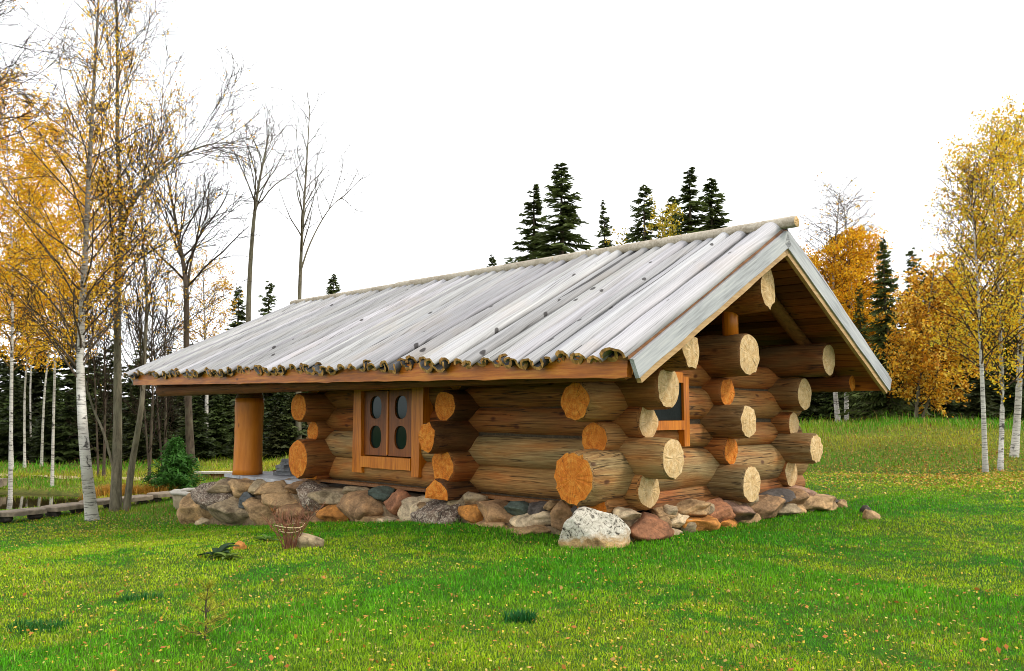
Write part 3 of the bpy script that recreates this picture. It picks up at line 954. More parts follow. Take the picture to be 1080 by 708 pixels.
post(-0.22, 9.75); post(BK, 9.75)
m = MB()
nx, ny = 5, 4
for i in range(nx):
    for j in range(ny):
        y0, y1 = 7.3 + 3.0 * j / ny + .008, 7.3 + 3.0 * (j + 1) / ny - .008
        x0, x1 = -0.5 + 5.2 * i / nx + .008, -0.5 + 5.2 * (i + 1) / nx - .008
        dz = rnd.uniform(-.006, .006); e = [rnd.uniform(-.03, .03) if i == 0 else 0 for _ in range(2)]
        g = rnd.uniform(.85, 1.1)
        m.hexa([(x0 + e[0], y0, .25), (x1, y0, .25), (x1, y1, .25), (x0 + e[1], y1, .25), (x0 + e[0], y0, .315 + dz), (x1, y0, .315 + dz), (x1, y1, .315 + dz), (x0 + e[1], y1, .315 + dz)], 0, (g, g, g))
m.build('porch_floor', M['slab'], cabin)


# --- boulder base
def rock_mesh(seed, sx, sy, sz, cuts=12, rough=0.15, sub=4):
    rg = random.Random(seed)
    import bmesh
    bm = bmesh.new(); bmesh.ops.create_icosphere(bm, subdivisions=sub, radius=1.0)
    pl = []
    for _ in range(cuts):
        d = Vector((rg.gauss(0, 1), rg.gauss(0, 1), rg.gauss(0, 1))).normalized(); pl.append((d, rg.uniform(0.55, 0.88)))
    off = Vector((rg.uniform(0, 50), rg.uniform(0, 50), rg.uniform(0, 50)))
    V = []; F = []
    for v in bm.verts:
        p = v.co.copy()
        for d, k in pl:
            e = p.dot(d) - k
            if e > 0: p -= d * e * 0.97
        p *= 1 + rough * noise.noise(p * 1.6 + off) + rough * 0.45 * noise.noise(p * 4 + off)
        V.append((p.x, p.y, p.z))
    V = np.array(V); mn, mxx = V.min(0), V.max(0); V = (V - (mn + mxx) / 2) / ((mxx - mn) / 2) * np.array([sx, sy, sz])
    for f in bm.faces: F.append([v.index for v in f.verts])
    bm.free()
    m = MB(); m.add(V, F, 0, True)
    return m


SC = dict(tan=(0.48, 0.33, 0.175), pale=(0.6, 0.5, 0.34), orange=(0.56, 0.25, 0.06), brown=(0.37, 0.235, 0.125), grey=(0.42, 0.345, 0.225), redbrown=(0.36, 0.17, 0.09),
          green=(0.1, 0.14, 0.12), dark=(0.1, 0.09, 0.085), blue=(0.16, 0.19, 0.21), pink=(0.42, 0.27, 0.2), speck=(0.2, 0.15, 0.12), lichen=(0.55, 0.38, 0.18))
fm = MB()
def core(pts, z0, z1, m):
    n = len(pts); V = [(b, a, z0) for a, b in pts] + [(b, a, z1) for a, b in pts]
    m.add(V, [tuple(range(n))[::-1], tuple(range(n, 2 * n))] + [(i, (i + 1) % n, n + (i + 1) % n, n + i) for i in range(n)])
core([(-0.42, -0.5), (-0.42, BK + 0.5), (10.2, BK + 0.5), (10.2, -0.5)], -1.3, 0.24, fm)
core([(-0.5, -0.58), (-0.5, BK + 0.56), (10.8, BK + 0.56), (10.8, -0.58)], -1.31, 0.08, fm)
core([(-0.58, -0.68), (-0.58, BK + 0.6), (11.1, BK + 0.6), (11.1, -0.68)], -1.32, -0.12, fm)
fnd = fm.build('foundation', M['mortar'], cabin)

CXY = dict()
def on_front(px, py, b):
    r = photo_ray(px, py); t = (b - ((0 - ORG[0]) * DB[0] + (0 - ORG[1]) * DB[1])) / (r[0] * DB[0] + r[1] * DB[1])
    x, y, z = r[0] * t, r[1] * t, 1.6 + r[2] * t
    return ab(x, y)[0], z, t
def on_gable(px, py, a):
    r = photo_ray(px, py); t = (a - ((0 - ORG[0]) * DA[0] + (0 - ORG[1]) * DA[1])) / (r[0] * DA[0] + r[1] * DA[1])
    x, y, z = r[0] * t, r[1] * t, 1.6 + r[2] * t
    return ab(x, y)[1], z, t

srnd = random.Random(21)
def stone(a, b, z, wa, wb, h, kind, name='foundation_stone', parent=fnd, sub=4):
    mk = 'lichen' if kind == 'lichen' else 'speck' if kind == 'speck' else 'stone'
    o = rock_mesh(srnd.randrange(9999), wb, wa, h, sub=sub).build(name, M[mk], parent, loc=(b, a, z), rot=(srnd.uniform(-.15, .15), srnd.uniform(-.15, .15), srnd.uniform(-.2, .2)))
    c = SC[kind]; k = srnd.uniform(.85, 1.15); o.color = (c[0] * k, c[1] * k, c[2] * k, 1)
    return o


FRONT = [(207, 537, 26, 32, 'tan'), (224, 523, 32, 26, 'speck'), (236, 513, 22, 15, 'grey'), (256, 515, 22, 18, 'tan'), (243, 539, 38, 26, 'grey'), (259, 529, 16, 20, 'blue'), (277, 540, 44, 28, 'tan'),
         (288, 517, 32, 19, 'tan'), (272, 514, 16, 16, 'grey'), (299, 526, 28, 20, 'tan'), (311, 541, 34, 20, 'brown'), (330, 525, 26, 26, 'speck'), (318, 514, 20, 14, 'brown'), (353, 543, 30, 24, 'orange'), (350, 525, 34, 18, 'grey'),
         (382, 537, 38, 34, 'brown'), (401, 522, 18, 16, 'green'), (418, 532, 24, 28, 'redbrown'), (393, 551, 26, 16, 'tan'), (406, 551, 18, 10, 'pale'), (437, 541, 26, 32, 'pale'), (462, 545, 46, 34, 'speck'),
         (426, 555, 24, 16, 'brown'), (500, 541, 28, 20, 'orange'), (522, 544, 34, 26, 'brown'), (497, 528, 20, 14, 'grey'), (545, 537, 18, 14, 'green'), (568, 537, 24, 13, 'dark'), (560, 548, 40, 16, 'pale'),
         (512, 557, 42, 14, 'tan'), (550, 559, 52, 14, 'tan'), (593, 546, 20, 34, 'brown'), (374, 519, 22, 10, 'grey'), (480, 531, 16, 12, 'grey'), (341, 552, 22, 10, 'brown'), (612, 541, 20, 14, 'dark'), (582, 535, 12, 12, 'tan')]
for px, py, pw, ph, kd in FRONT:
    b = -0.62
    for _ in range(3):
        a, z, t = on_front(px, py, b); b = -0.52 - max(0, 0.3 - z) * 0.33
    dxa = abs(on_front(px + 5, py, b)[0] - on_front(px - 5, py, b)[0]) / 10
    wa = min(pw * 0.5 * dxa, 0.75)
    h = ph * 0.5 * t / 882
    stone(a, b + 0.08, z, wa * 1.1, max(0.22, min(0.42, 0.85 * wa)), h * 1.14, kd)
GAB = [(665, 543, 16, 15, 'pale'), (684, 556, 36, 26, 'redbrown'), (707, 563, 22, 10, 'pale'), (702, 541, 20, 11, 'tan'), (730, 536, 32, 17, 'tan'), (736, 553, 34, 18, 'orange'), (755, 541, 24, 22, 'redbrown'), (777, 541, 32, 22, 'pink'),
       (801, 536, 28, 22, 'brown'), (815, 524, 28, 13, 'dark'), (836, 525, 26, 15, 'brown'), (858, 531, 36, 17, 'tan'), (715, 549, 18, 15, 'pale'), (825, 538, 20, 12, 'grey'), (790, 548, 18, 10, 'tan'), (765, 553, 18, 10, 'orange'), (846, 518, 18, 9, 'pink'), (876, 528, 14, 12, 'dark')]
for px, py, pw, ph, kd in GAB:
    a = -0.6
    for _ in range(3):
        b, z, t = on_gable(px, py, a); a = -0.45 - max(0, 0.3 - z) * 0.5
    dxb = abs(on_gable(px + 5, py, a)[0] - on_gable(px - 5, py, a)[0]) / 10
    wb = min(pw * 0.5 * dxb, 0.6); h = ph * 0.5 * t / 882
    stone(a + 0.06, b, z, max(0.2, min(0.38, 0.85 * wb)), wb * 1.1, h * 1.16, kd)
for k in range(30):          # small packing stones wedged between the boulders
    if k < 16:
        a = 0.3 + 9.6 * (k + srnd.random()) / 16; z = srnd.uniform(-.25 - .05 * a, .2); b = -0.54 - max(0, 0.3 - z) * 0.33
    else:
        b = -0.2 + 4.9 * (k - 16 + srnd.random()) / 14; z = srnd.uniform(.05, .36); a = -0.5 - max(0, 0.3 - z) * 0.45
    stone(a, b, z, srnd.uniform(.1, .17), srnd.uniform(.12, .17), srnd.uniform(.07, .13), srnd.choice(['tan', 'pale', 'orange', 'brown', 'tan', 'grey']), sub=3)
# the hidden ends: a few stones round the far porch corner
for k in range(7):
    stone(10.95 + srnd.uniform(-.05, .1), -0.1 + 0.75 * k, -0.35 + srnd.uniform(-.1, .1), 0.3, 0.42, 0.42, srnd.choice(['tan', 'grey', 'brown']))
    stone(10.35, 0.2 + 0.72 * k, 0.12, 0.25, 0.36, 0.22, srnd.choice(['tan', 'grey', 'brown']), sub=2)

# ------------------------------------------------------------------ loose rocks on the lawn
def loose(px, py, zc, wpx, hpx, kind, label, name='rock', cat='rock', group=None, deep=0.8):
    """a rock lying on the ground where the photograph shows its foot"""
    r = photo_ray(px, py); d = (zc - 1.6) / r[2]
    for _ in range(6):
        x, y = r[0] * d, r[1] * d; d = (h1(x, y) - 1.6) / r[2]
    x, y = r[0] * d, r[1] * d
    w_, h_ = wpx * 0.5 * d / 882, hpx * d / 882
    mk = 'lichen' if kind == 'lichen' else 'speck' if kind == 'speck' else 'stone'
    y2 = y + w_ * deep * 0.6
    o = rock_mesh(srnd.randrange(9999), w_, w_ * deep, h_ * 0.82, sub=5 if wpx > 40 else 4).build(name, M[mk], None, loc=(x, y2, h1(x, y2) + h_ * 0.2), rot=(0, 0, srnd.uniform(-.3, .3)))
    o.color = SC[kind] + (1,)
    return tag(o, label, cat, group)


loose(629, 578, 0, 80, 40, 'lichen', 'big white lichened boulder bulging out at the near corner of the stone base', 'boulder', 'boulder', deep=0.6)
loose(323, 578, -.1, 34, 15, 'grey', 'flat pale grey rock in the grass beside the twine-tied shrub')
loose(251, 580, -.1, 15, 9, 'orange', 'small orange rock in the lawn beside the dark broad-leaved plant')
loose(214, 554, -.6, 22, 9, 'pale', 'low pale rock in the grass under the far end of the stone base')
loose(889, 536, 0, 18, 9, 'tan', 'rounded tan rock in the grass just past the gable end of the stone base')
loose(921, 548, 0, 21, 10, 'tan', 'smooth tan rock with a black stone beside it on the lawn')
loose(914, 542, 0, 12, 9, 'dark', 'small black stone touching the smooth tan rock on the lawn')
for px, py, w_, h_, lb in ((168, 508, 30, 7, 'long pale stone lying before the bushy young pine'), (185, 503, 12, 5, 'small white stone under the bushy young pine'), (203, 506, 12, 6, 'small pale stone between the pine and the round basin'), (52, 527, 26, 6, 'flat stone on the pond bank near the orange grass'), (146, 532, 10, 5, 'small pale stone beside the leafless clump of trunks')):
    loose(px, py, -.8, w_, h_, 'pale', lb, deep=0.5)

# ------------------------------------------------------------------ trees
def unit(v):
    return v / (np.linalg.norm(v) + 1e-9)


class Tree:
    def __init__(s, seed):
        s.r = np.random.default_rng(seed); s.tr = MB(); s.cr = MB(); s.lp = []

    def path(s, p, d, L, n, up, wig):
        pts = [np.array(p, float)]; d = unit(np.array(d, float)); st = L / n
        for _ in range(n):
            d = unit(d + np.array([0, 0, up]) * st + s.r.normal(0, wig, 3) * math.sqrt(st))
            pts.append(pts[-1] + d * st)
        return np.array(pts)

    def kids(s, pts, r0, r1, lev, specs):
        sp = specs[lev]; L = float(np.sum(np.linalg.norm(np.diff(pts, axis=0), axis=1)))
        n = sp['n'] if lev == 0 else max(1, int(round(sp['n'] * (0.5 + 0.5 * s.r.random()) * min(1.6, L / sp.get('ref', L)))))
        N = len(pts) - 1
        az = s.r.uniform(0, 6.28)
        for k in range(n):
            t = sp['t0'] + (1 - sp['t0']) * ((k + s.r.random()) / n) * sp.get('t1', 0.98)
            f = t * N; i = min(int(f), N - 1); q = f - i
            p = pts[i] * (1 - q) + pts[i + 1] * q; T = unit(pts[i + 1] - pts[i])
            az += 2.4 + s.r.normal(0, .5)
            ref = np.array([1.0, 0, 0]) if abs(T[2]) > .8 else np.array([0, 0, 1.0])
            U = unit(np.cross(T, ref)); W = np.cross(T, U)
            if lev > 0 and s.r.random() < .5: az += PI
            an = R(s.r.uniform(*sp['ang']))
            d = T * math.cos(an) + (U * math.cos(az) + W * math.sin(az)) * math.sin(an)
            u = (t - sp['t0']) / (1 - sp['t0'])
            Lc = sp['len'](u, s.r) if callable(sp['len']) else L * sp['len'] * s.r.uniform(.6, 1.2) * (1 - .5 * u)
            rad = max(sp['rmin'], (r0 + (r1 - r0) * t) * sp['rk']) if lev > 0 else max(sp['rmin'], min((r0 + (r1 - r0) * t) * sp['rk'], Lc * .02))
            c = s.path(p, d, Lc, sp['seg'], sp['up'], sp['wig'])
            rr = np.linspace(rad, max(rad * .35, .004), len(c))
            s.cr.tube(c, rr, sp['sides'], sp.get('mat', 0), sp.get('col'))
            if lev + 1 < len(specs): s.kids(c, rad, rad * .35, lev + 1, specs)
            if sp.get('leaf'):
                for _ in range(s.r.poisson(sp['leaf'] * Lc)):
                    q = s.r.random() ** .7; fi = q * (len(c) - 1); j = min(int(fi), len(c) - 2)
                    s.lp.append(c[j] + (c[j + 1] - c[j]) * (fi - j) + s.r.normal(0, sp.get('spread', .08), 3))

    def leaves(s, size, pal, keep=None, droop=0.4, mat=1):
        if not s.lp: return
        C = np.array(s.lp)
        if keep is not None: C = C[keep(C, s.r)]
        k = len(C)
        if k == 0: return
        U = s.r.normal(0, 1, (k, 3)); U[:, 2] -= droop; U /= np.linalg.norm(U, axis=1)[:, None]
        V = np.cross(U, s.r.normal(0, 1, (k, 3))); V /= np.linalg.norm(V, axis=1)[:, None] + 1e-9
        sz = size * s.r.uniform(.6, 1.25, (k, 1))
        pal = np.array(pal); cl = pal[s.r.integers(0, len(pal), k)] * s.r.uniform(.75, 1.2, (k, 1))
        s.cr.cards(C, U * sz, V * sz * .62, cl, mat)

    def finish(s, name, loc, bark, leafm, label, cat='tree', group=None):
        o = empty(name, loc)
        tag(o, label, cat, group)
        s.tr.build('trunk', bark, o)
        if s.cr.nv: s.cr.build('crown', [bark if not isinstance(bark, list) else bark[0], leafm, M['darkbark']], o)
        return o


GOLD = [(0.9, 0.58, 0.03), (0.88, 0.52, 0.02), (0.84, 0.44, 0.014), (0.9, 0.6, 0.05), (0.66, 0.28, 0.01)]
LEMON = [(0.88, 0.66, 0.05), (0.86, 0.58, 0.03), (0.82, 0.5, 0.02), (0.68, 0.6, 0.07), (0.72, 0.36, 0.012)]
RUST = [(0.78, 0.42, 0.03), (0.84, 0.53, 0.05), (0.62, 0.28, 0.02), (0.88, 0.64, 0.12), (0.42, 0.18, 0.02)]
OLIVE = [(0.42, 0.34, 0.03), (0.56, 0.4, 0.03), (0.3, 0.28, 0.03), (0.62, 0.44, 0.04)]


def ppath(pts, depth, ox, oy, oz, jit, seed, root=True):
    """a stem given in the photograph's columns and rows at one depth, with real depth wander; local to its base"""
    rg = np.random.default_rng(seed); out = []
    for px, py in pts:
        dd = rg.normal(0, jit); q_ = rayat(px, py, depth + dd)
        out.append((q_[0] - ox, dd, q_[2] - oz))
    out = np.array(out)
    if root: out[0] = (out[0][0], 0, -0.15)
    # smooth resample
    n = len(out); t = np.linspace(0, n - 1, (n - 1) * 5 + 1); res = []
    for q in t:
        i = min(int(q), n - 2); f = q - i
        p0, p1, p2, p3 = out[max(i - 1, 0)], out[i], out[i + 1], out[min(i + 2, n - 1)]
        res.append(0.5 * ((2 * p1) + (-p0 + p2) * f + (2 * p0 - 5 * p1 + 4 * p2 - p3) * f * f + (-p0 + 3 * p1 - 3 * p2 + p3) * f ** 3))
    return np.array(res)


def stem_radii(n, r0, r1, flare=1.35):
    t = np.linspace(0, 1, n); r = r0 + (r1 - r0) * t ** .85
    return r * (1 + (flare - 1) * np.exp(-t * 18))


DARKTW = (0.55, 0.5, 0.45)


def tree_at(name, depth, px, stems, specs, bark, pal, leaf, seed, label, cat='tree', keep=None, group=None, droop=.4, leafm=None, sides=9, base_dark=False, dark_top=False):
    """stems: list of (photo polyline, r0, r1). Each stem gets the branch levels in specs."""
    ox = rayat(px, 490, depth)[0]; oy = depth; oz = h1(ox, oy)
    T = Tree(seed)
    for k, st_ in enumerate(stems):
        poly, r0, r1 = st_[:3]
        poly = [(poly[0][0], 437 + (1.6 - oz) * 882 / depth)] + list(poly[1:]) if k == 0 else poly
        p = ppath(poly, depth, ox, oy, oz, 0.2, seed + k, poly[0][1] > 425)
        rr = stem_radii(len(p), r0, r1, 1.35 if k == 0 else 1.0)
        col = None
        if base_dark:
            t = np.linspace(0, 1, len(p)); g = np.clip(t / .05, .25, 1); col = np.repeat(np.stack([g, g, g], 1), sides, axis=0)
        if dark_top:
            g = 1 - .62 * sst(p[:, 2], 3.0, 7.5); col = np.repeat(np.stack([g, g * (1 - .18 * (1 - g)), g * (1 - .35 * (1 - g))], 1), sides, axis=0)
        T.tr.tube(p, rr, sides, 0, col)
        sp_k = [dict(q) for q in specs]; sp_k[0]['n'] = max(3, int(sp_k[0]['n'] * (st_[3] if len(st_) > 3 else 1)))
        T.kids(p, r0, r1, 0, sp_k)
    T.leaves(leaf, pal, keep, droop)
    return T.finish(name, (ox, oy, oz), M[bark], leafm or M['leaf'], label, cat, group)


def birch_specs(n, t0, Lmax, leaf, up=-.05, ang=(35, 65), tw=5, seg=6, twcol=(.16, .11, .08)):
    return [dict(n=n, t0=t0, ang=ang, len=lambda u, r: Lmax * (.35 + .65 * math.sin(PI * min(1, .18 + .8 * u)) ** .8) * r.uniform(.65, 1.15), rk=.4, rmin=.012, seg=seg, up=up + .12, wig=.16, sides=4, col=twcol, leaf=leaf * .3, spread=.14),
            dict(n=7, ref=Lmax * .8, t0=.2, ang=(25, 60), len=.5, rk=.5, rmin=.007, seg=4, up=up - .05, wig=.28, sides=3, col=twcol, leaf=leaf * .7, spread=.1),
            dict(n=tw, t0=.15, ang=(20, 60), len=.55, rk=.5, rmin=.0055, seg=3, up=up * 3 - .2, wig=.35, sides=3, col=twcol, leaf=leaf, spread=.08)]


def bare_specs(n, t0, Lmax, up=.12, ang=(25, 50), k2=7, k3=6, rm=.008, rk=.45, twcol=(.35, .3, .25), prof=None):
    prof = prof or (lambda u: .5 + .5 * (1 - u))
    return [dict(n=n, t0=t0, ang=ang, len=lambda u, r: Lmax * prof(u) * r.uniform(.55, 1.15), rk=rk, rmin=rm * 2, seg=7, up=up, wig=.17, sides=4, col=twcol),
            dict(n=k2, ref=Lmax * .75, t0=.2, ang=(22, 52), len=.5, rk=.5, rmin=rm * 1.2, seg=4, up=up * .6, wig=.25, sides=3, col=twcol),
            dict(n=k3, t0=.15, ang=(20, 50), len=.55, rk=.5, rmin=rm, seg=3, up=.02, wig=.3, sides=3, col=twcol)]


# leaning birch on the lawn's edge
sp = birch_specs(60, .24, 2.9, 24, ang=(25, 55), tw=6)
for q in sp: q['col'] = (.2, .15, .11)
sp[0]['rk'] = .3
def keepB1(C, r):
    z = C[:, 2]
    pr = np.clip(1.25 - z / 11.0, .16, 1) * np.where(C[:, 0] < .35, 1.0, .5)
    cl = np.sin(C[:, 0] * 2.1 + 1) * np.sin(z * 1.7) * np.sin(C[:, 1] * 1.9 + 2)
    near_ = np.hypot(C[:, 0], C[:, 1]) < .7
    return (r.random(len(C)) < np.where(near_, .75, pr * np.clip(.6 + 1.6 * cl, .06, 1))) & (z > 2.9)
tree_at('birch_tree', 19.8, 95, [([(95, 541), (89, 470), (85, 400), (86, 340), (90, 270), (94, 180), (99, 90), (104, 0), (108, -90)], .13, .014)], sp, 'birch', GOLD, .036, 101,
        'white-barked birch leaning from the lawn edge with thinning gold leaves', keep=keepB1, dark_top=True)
# multi-stemmed leafless clump next to it
sp = bare_specs(50, .36, 3.4, k2=11, k3=8, rm=.0065, rk=.26, ang=(20, 46), up=.16)
sp[0]['leaf'] = 7; sp[1]['leaf'] = 9; sp[2]['leaf'] = 13
def keepB2(C, r):
    z = C[:, 2]; cl = np.sin(C[:, 0] * 3.1) * np.sin(z * 2.3) * np.sin(C[:, 1] * 2.7 + 1)
    a_ = np.hypot(C[:, 0] + .1, C[:, 1])
    return r.random(len(C)) < np.where((z > 5.2) & (z < 12.5) & (a_ < 1.3), np.clip(.65 + 1.4 * cl, .1, 1), .06)
tree_at('alder_tree', 21.5, 130, [([(128, 530), (124, 460), (124, 380), (124, 300), (128, 235), (124, 150), (124, 70), (122, -20), (118, -90)], .128, .016),
                                   ([(130, 530), (139, 492), (149, 430), (152, 380), (155, 310), (150, 240), (154, 170)], .1, .012, .7),
                                   ([(128, 236), (145, 206), (165, 184), (188, 166), (215, 154), (240, 150)], .07, .01, .32),
                                   ([(131, 505), (112, 465), (98, 430), (82, 380), (60, 345), (30, 325)], .04, .01, .35)],
        sp, 'greybark', GOLD, .036, 113, 'tall grey clump of several trunks growing from one foot, nearly leafless', keep=keepB2)
# golden birch at the picture's edge, thick crown
sp = birch_specs(64, .3, 2.7, 34, up=-.12, tw=7, twcol=(.3, .2, .1))
tree_at('birch_tree', 25, 8, [([(10, 520), (12, 420), (13, 300), (10, 200), (4, 110)], .065, .012)], sp, 'birch', GOLD, .045, 121, 'dense golden birch at the edge of the pond, its crown full of leaves')
sp = birch_specs(60, .34, 2.7, 34, up=-.16, tw=7, twcol=(.3, .2, .1))
tree_at('birch_tree', 29, 58, [([(55, 500), (57, 420), (60, 320), (62, 220), (60, 120)], .055, .012)], sp, 'birch', GOLD, .048, 131, 'amber birch with drooping twigs hanging behind the leaning white birch')
# thin white trunks at the forest edge
for k, (px, d, bx, tx, ty, lb) in enumerate(((11, 36, 10, 14, 235, 'tallest thin white birch trunk at the dark forest edge across the pond'), (24, 36.5, 23, 33, 260, 'slender white birch trunk leaning slightly, second in the row across the pond'),
                                             (44, 37, 43, 56, 270, 'short leaning white birch trunk, third in the row across the pond'), (30, 41, 30, 36, 290, 'faint thin birch trunk deeper in the dark wood across the pond'))):
    sp = birch_specs(26, .42, 2.2, 22 if k < 3 else 12, up=-.12, tw=5)
    tree_at('birch_tree', d, px, [([(bx, 490), ((bx * 2 + tx) / 3, 410), (tx, 340), (tx + 2, ty)], .06, .012)], sp, 'birch', GOLD, .055, 140 + k, lb)
# bare trees
sp = bare_specs(26, .38, 4.6, up=.14, ang=(22, 50), k2=8, k3=6, rm=.011, twcol=(.3, .26, .22))
tree_at('bare_tree', 36, 195, [([(198, 470), (197, 380), (196, 300), (188, 250), (180, 205), (172, 170)], .17, .02), ([(196, 310), (203, 270), (212, 245), (222, 228)], .07, .012, .4)], sp, 'darkbark', GOLD, .05, 151, 'dark leafless tree standing between the grey clump and the roof corner')
sp = bare_specs(20, .52, 4.2, up=.1, ang=(20, 42), k2=7, k3=5, rm=.01, prof=lambda u: .45 + .55 * (1 - u), twcol=(.42, .36, .28))
tree_at('bare_tree', 40, 262, [([(262, 470), (261, 380), (263, 300), (267, 240), (272, 200), (280, 160), (284, 140)], .17, .02)], sp, 'greybark', GOLD, .05, 161, 'leafless tree with a fanned crown rising beyond the roof, smaller of two')
sp = bare_specs(20, .5, 3.9, up=.12, ang=(18, 42), k2=7, k3=5, rm=.01, prof=lambda u: .4 + .6 * (1 - u), twcol=(.42, .36, .28))
tree_at('bare_tree', 40, 315, [([(315, 470), (315, 380), (316, 310), (319, 240), (323, 180), (327, 110)], .16, .015), ([(316, 290), (325, 262), (338, 235), (352, 215), (364, 208)], .05, .01, .3)], sp, 'greybark', GOLD, .05, 171, 'tallest leafless tree rising straight up beside the far end of the ridge')
# leafless saplings in the gap
for k, (px, d, ty) in enumerate(((158, 30, 300), (172, 31, 285), (108, 33, 310))):
    sp = bare_specs(22, .15, 2.3, up=.16, ang=(18, 40), k2=7, k3=5, rm=.009, twcol=(.3, .25, .2))
    tree_at('bare_sapling', d, px, [([(px, 480), (px + 3, 420), (px + 2, 360), (px + 6, ty)], .06, .01), ([(px + 1, 470), (px - 8, 400), (px - 12, ty + 30)], .045, .01)], sp, 'darkbark', GOLD, .05, 180 + k,
            ('thin leafless sapling behind the grey clump of trunks', 'thin leafless sapling nearer the roof corner, above the bushy pine', 'thin leafless sapling between the white birch and the grey clump')[k], 'sapling')
# off-frame neighbour whose boughs reach in
sp = bare_specs(40, .66, 3.9, up=.03, ang=(40, 75), k2=12, k3=9, rm=.0055, rk=.22)
tree_at('bare_tree', 17, -70, [([(-72, 560), (-75, 400), (-70, 250), (-62, 120), (-60, -40)], .14, .03)], sp, 'darkbark', GOLD, .05, 191, 'leafless tree past the view border, its thin boughs reaching in at the top corner')
# yellowing tree behind the bare one
sp = birch_specs(36, .3, 2.6, 12, up=-.05, tw=5)
tree_at('birch_tree', 44, 218, [([(218, 470), (218, 400), (216, 340), (214, 285)], .12, .02)], sp, 'birch', RUST, .06, 195, 'thin rusty-leaved birch behind the bare tree beyond the roof corner')

# right: round golden birch with a bare top, twin trunks
sp = birch_specs(74, .25, 2.3, 36, up=-.2, tw=7)
def keepR(C, r): return r.random(len(C)) < np.where(C[:, 2] > 8.4 + .5 * np.sin(C[:, 0] * 2), .012, 1.0)
tree_at('birch_tree', 38, 885, [([(881, 460), (880, 400), (878, 320), (882, 250), (886, 200)], .13, .015), ([(890, 460), (893, 400), (898, 320), (894, 260), (890, 215)], .12, .015)], sp, 'birch', GOLD, .06, 201,
        'rounded amber birch with twin white trunks behind the gable end, twigs bare at its top', keep=keepR)
# sparse rust-yellow tree before the dark spruces
sp = birch_specs(46, .12, 1.9, 24, up=-.02, ang=(45, 80), tw=5)
tree_at('aspen_tree', 33, 983, [([(968, 452), (970, 400), (978, 340), (985, 285)], .08, .02), ([(970, 440), (990, 390), (1003, 340), (1006, 300)], .06, .015)], sp, 'greybark', RUST, .075, 211, 'broad rusty yellow tree with scattered leaves against the dark spruces')
# three birches on the lawn, right
sp = birch_specs(60, .3, 2.2, 17, up=-.05, ang=(25, 50), tw=5)
def keepS(C, r): return r.random(len(C)) < np.clip(.62 - .42 * np.sin(C[:, 0] * 1.7 + 3) * np.sin(C[:, 2] * 1.1) - np.where(C[:, 0] < -1.2, .35, 0), .1, 1)
tree_at('birch_tree', 23, 1036, [([(1036, 502), (1037, 430), (1034, 360), (1031, 300), (1027, 240), (1022, 195)], .075, .012)], sp, 'birch', LEMON, .044, 221, 'slim birch standing farthest in on the lawn, its lemon crown thin and see-through', keep=keepS, base_dark=True)
sp = birch_specs(66, .22, 2.2, 24, up=-.06, ang=(25, 55), tw=5)
tree_at('birch_tree', 23.5, 1056, [([(1056, 502), (1057, 430), (1055, 350), (1052, 280), (1049, 210), (1045, 165)], .075, .012)], sp, 'birch', LEMON, .045, 231, 'middle birch of the three on the lawn, with a tall yellow crown and black-footed trunk', base_dark=True)
sp = birch_specs(66, .22, 2.4, 27, up=-.06, ang=(25, 55), tw=5)
tree_at('birch_tree', 25.5, 1076, [([(1075, 490), (1074, 420), (1077, 330), (1075, 240), (1077, 180), (1079, 135)], .12, .015)], sp, 'birch', LEMON, .046, 241, 'thickest white birch of the three on the lawn, at the edge of the view')
# yellowing broadleaf crowns between the spruces behind the roof
for k, (px, d, ty, lb) in enumerate(((699, 48, 222, 'olive-yellow broadleaf crown between dark spruces behind the roof'), (652, 50, 246, 'pale thin yellowing crown low behind the ridge between two spruces'))):
    sp = birch_specs(40 if k == 0 else 24, .3, 2.6 if k == 0 else 1.8, 18 if k == 0 else 7, up=-.02, tw=5)
    tree_at('broadleaf_tree', d, px, [([(px, 460), (px, 400), (px - 1, 320), (px, ty)], .14, .02)], sp, 'greybark', OLIVE, .085, 251 + k, lb)


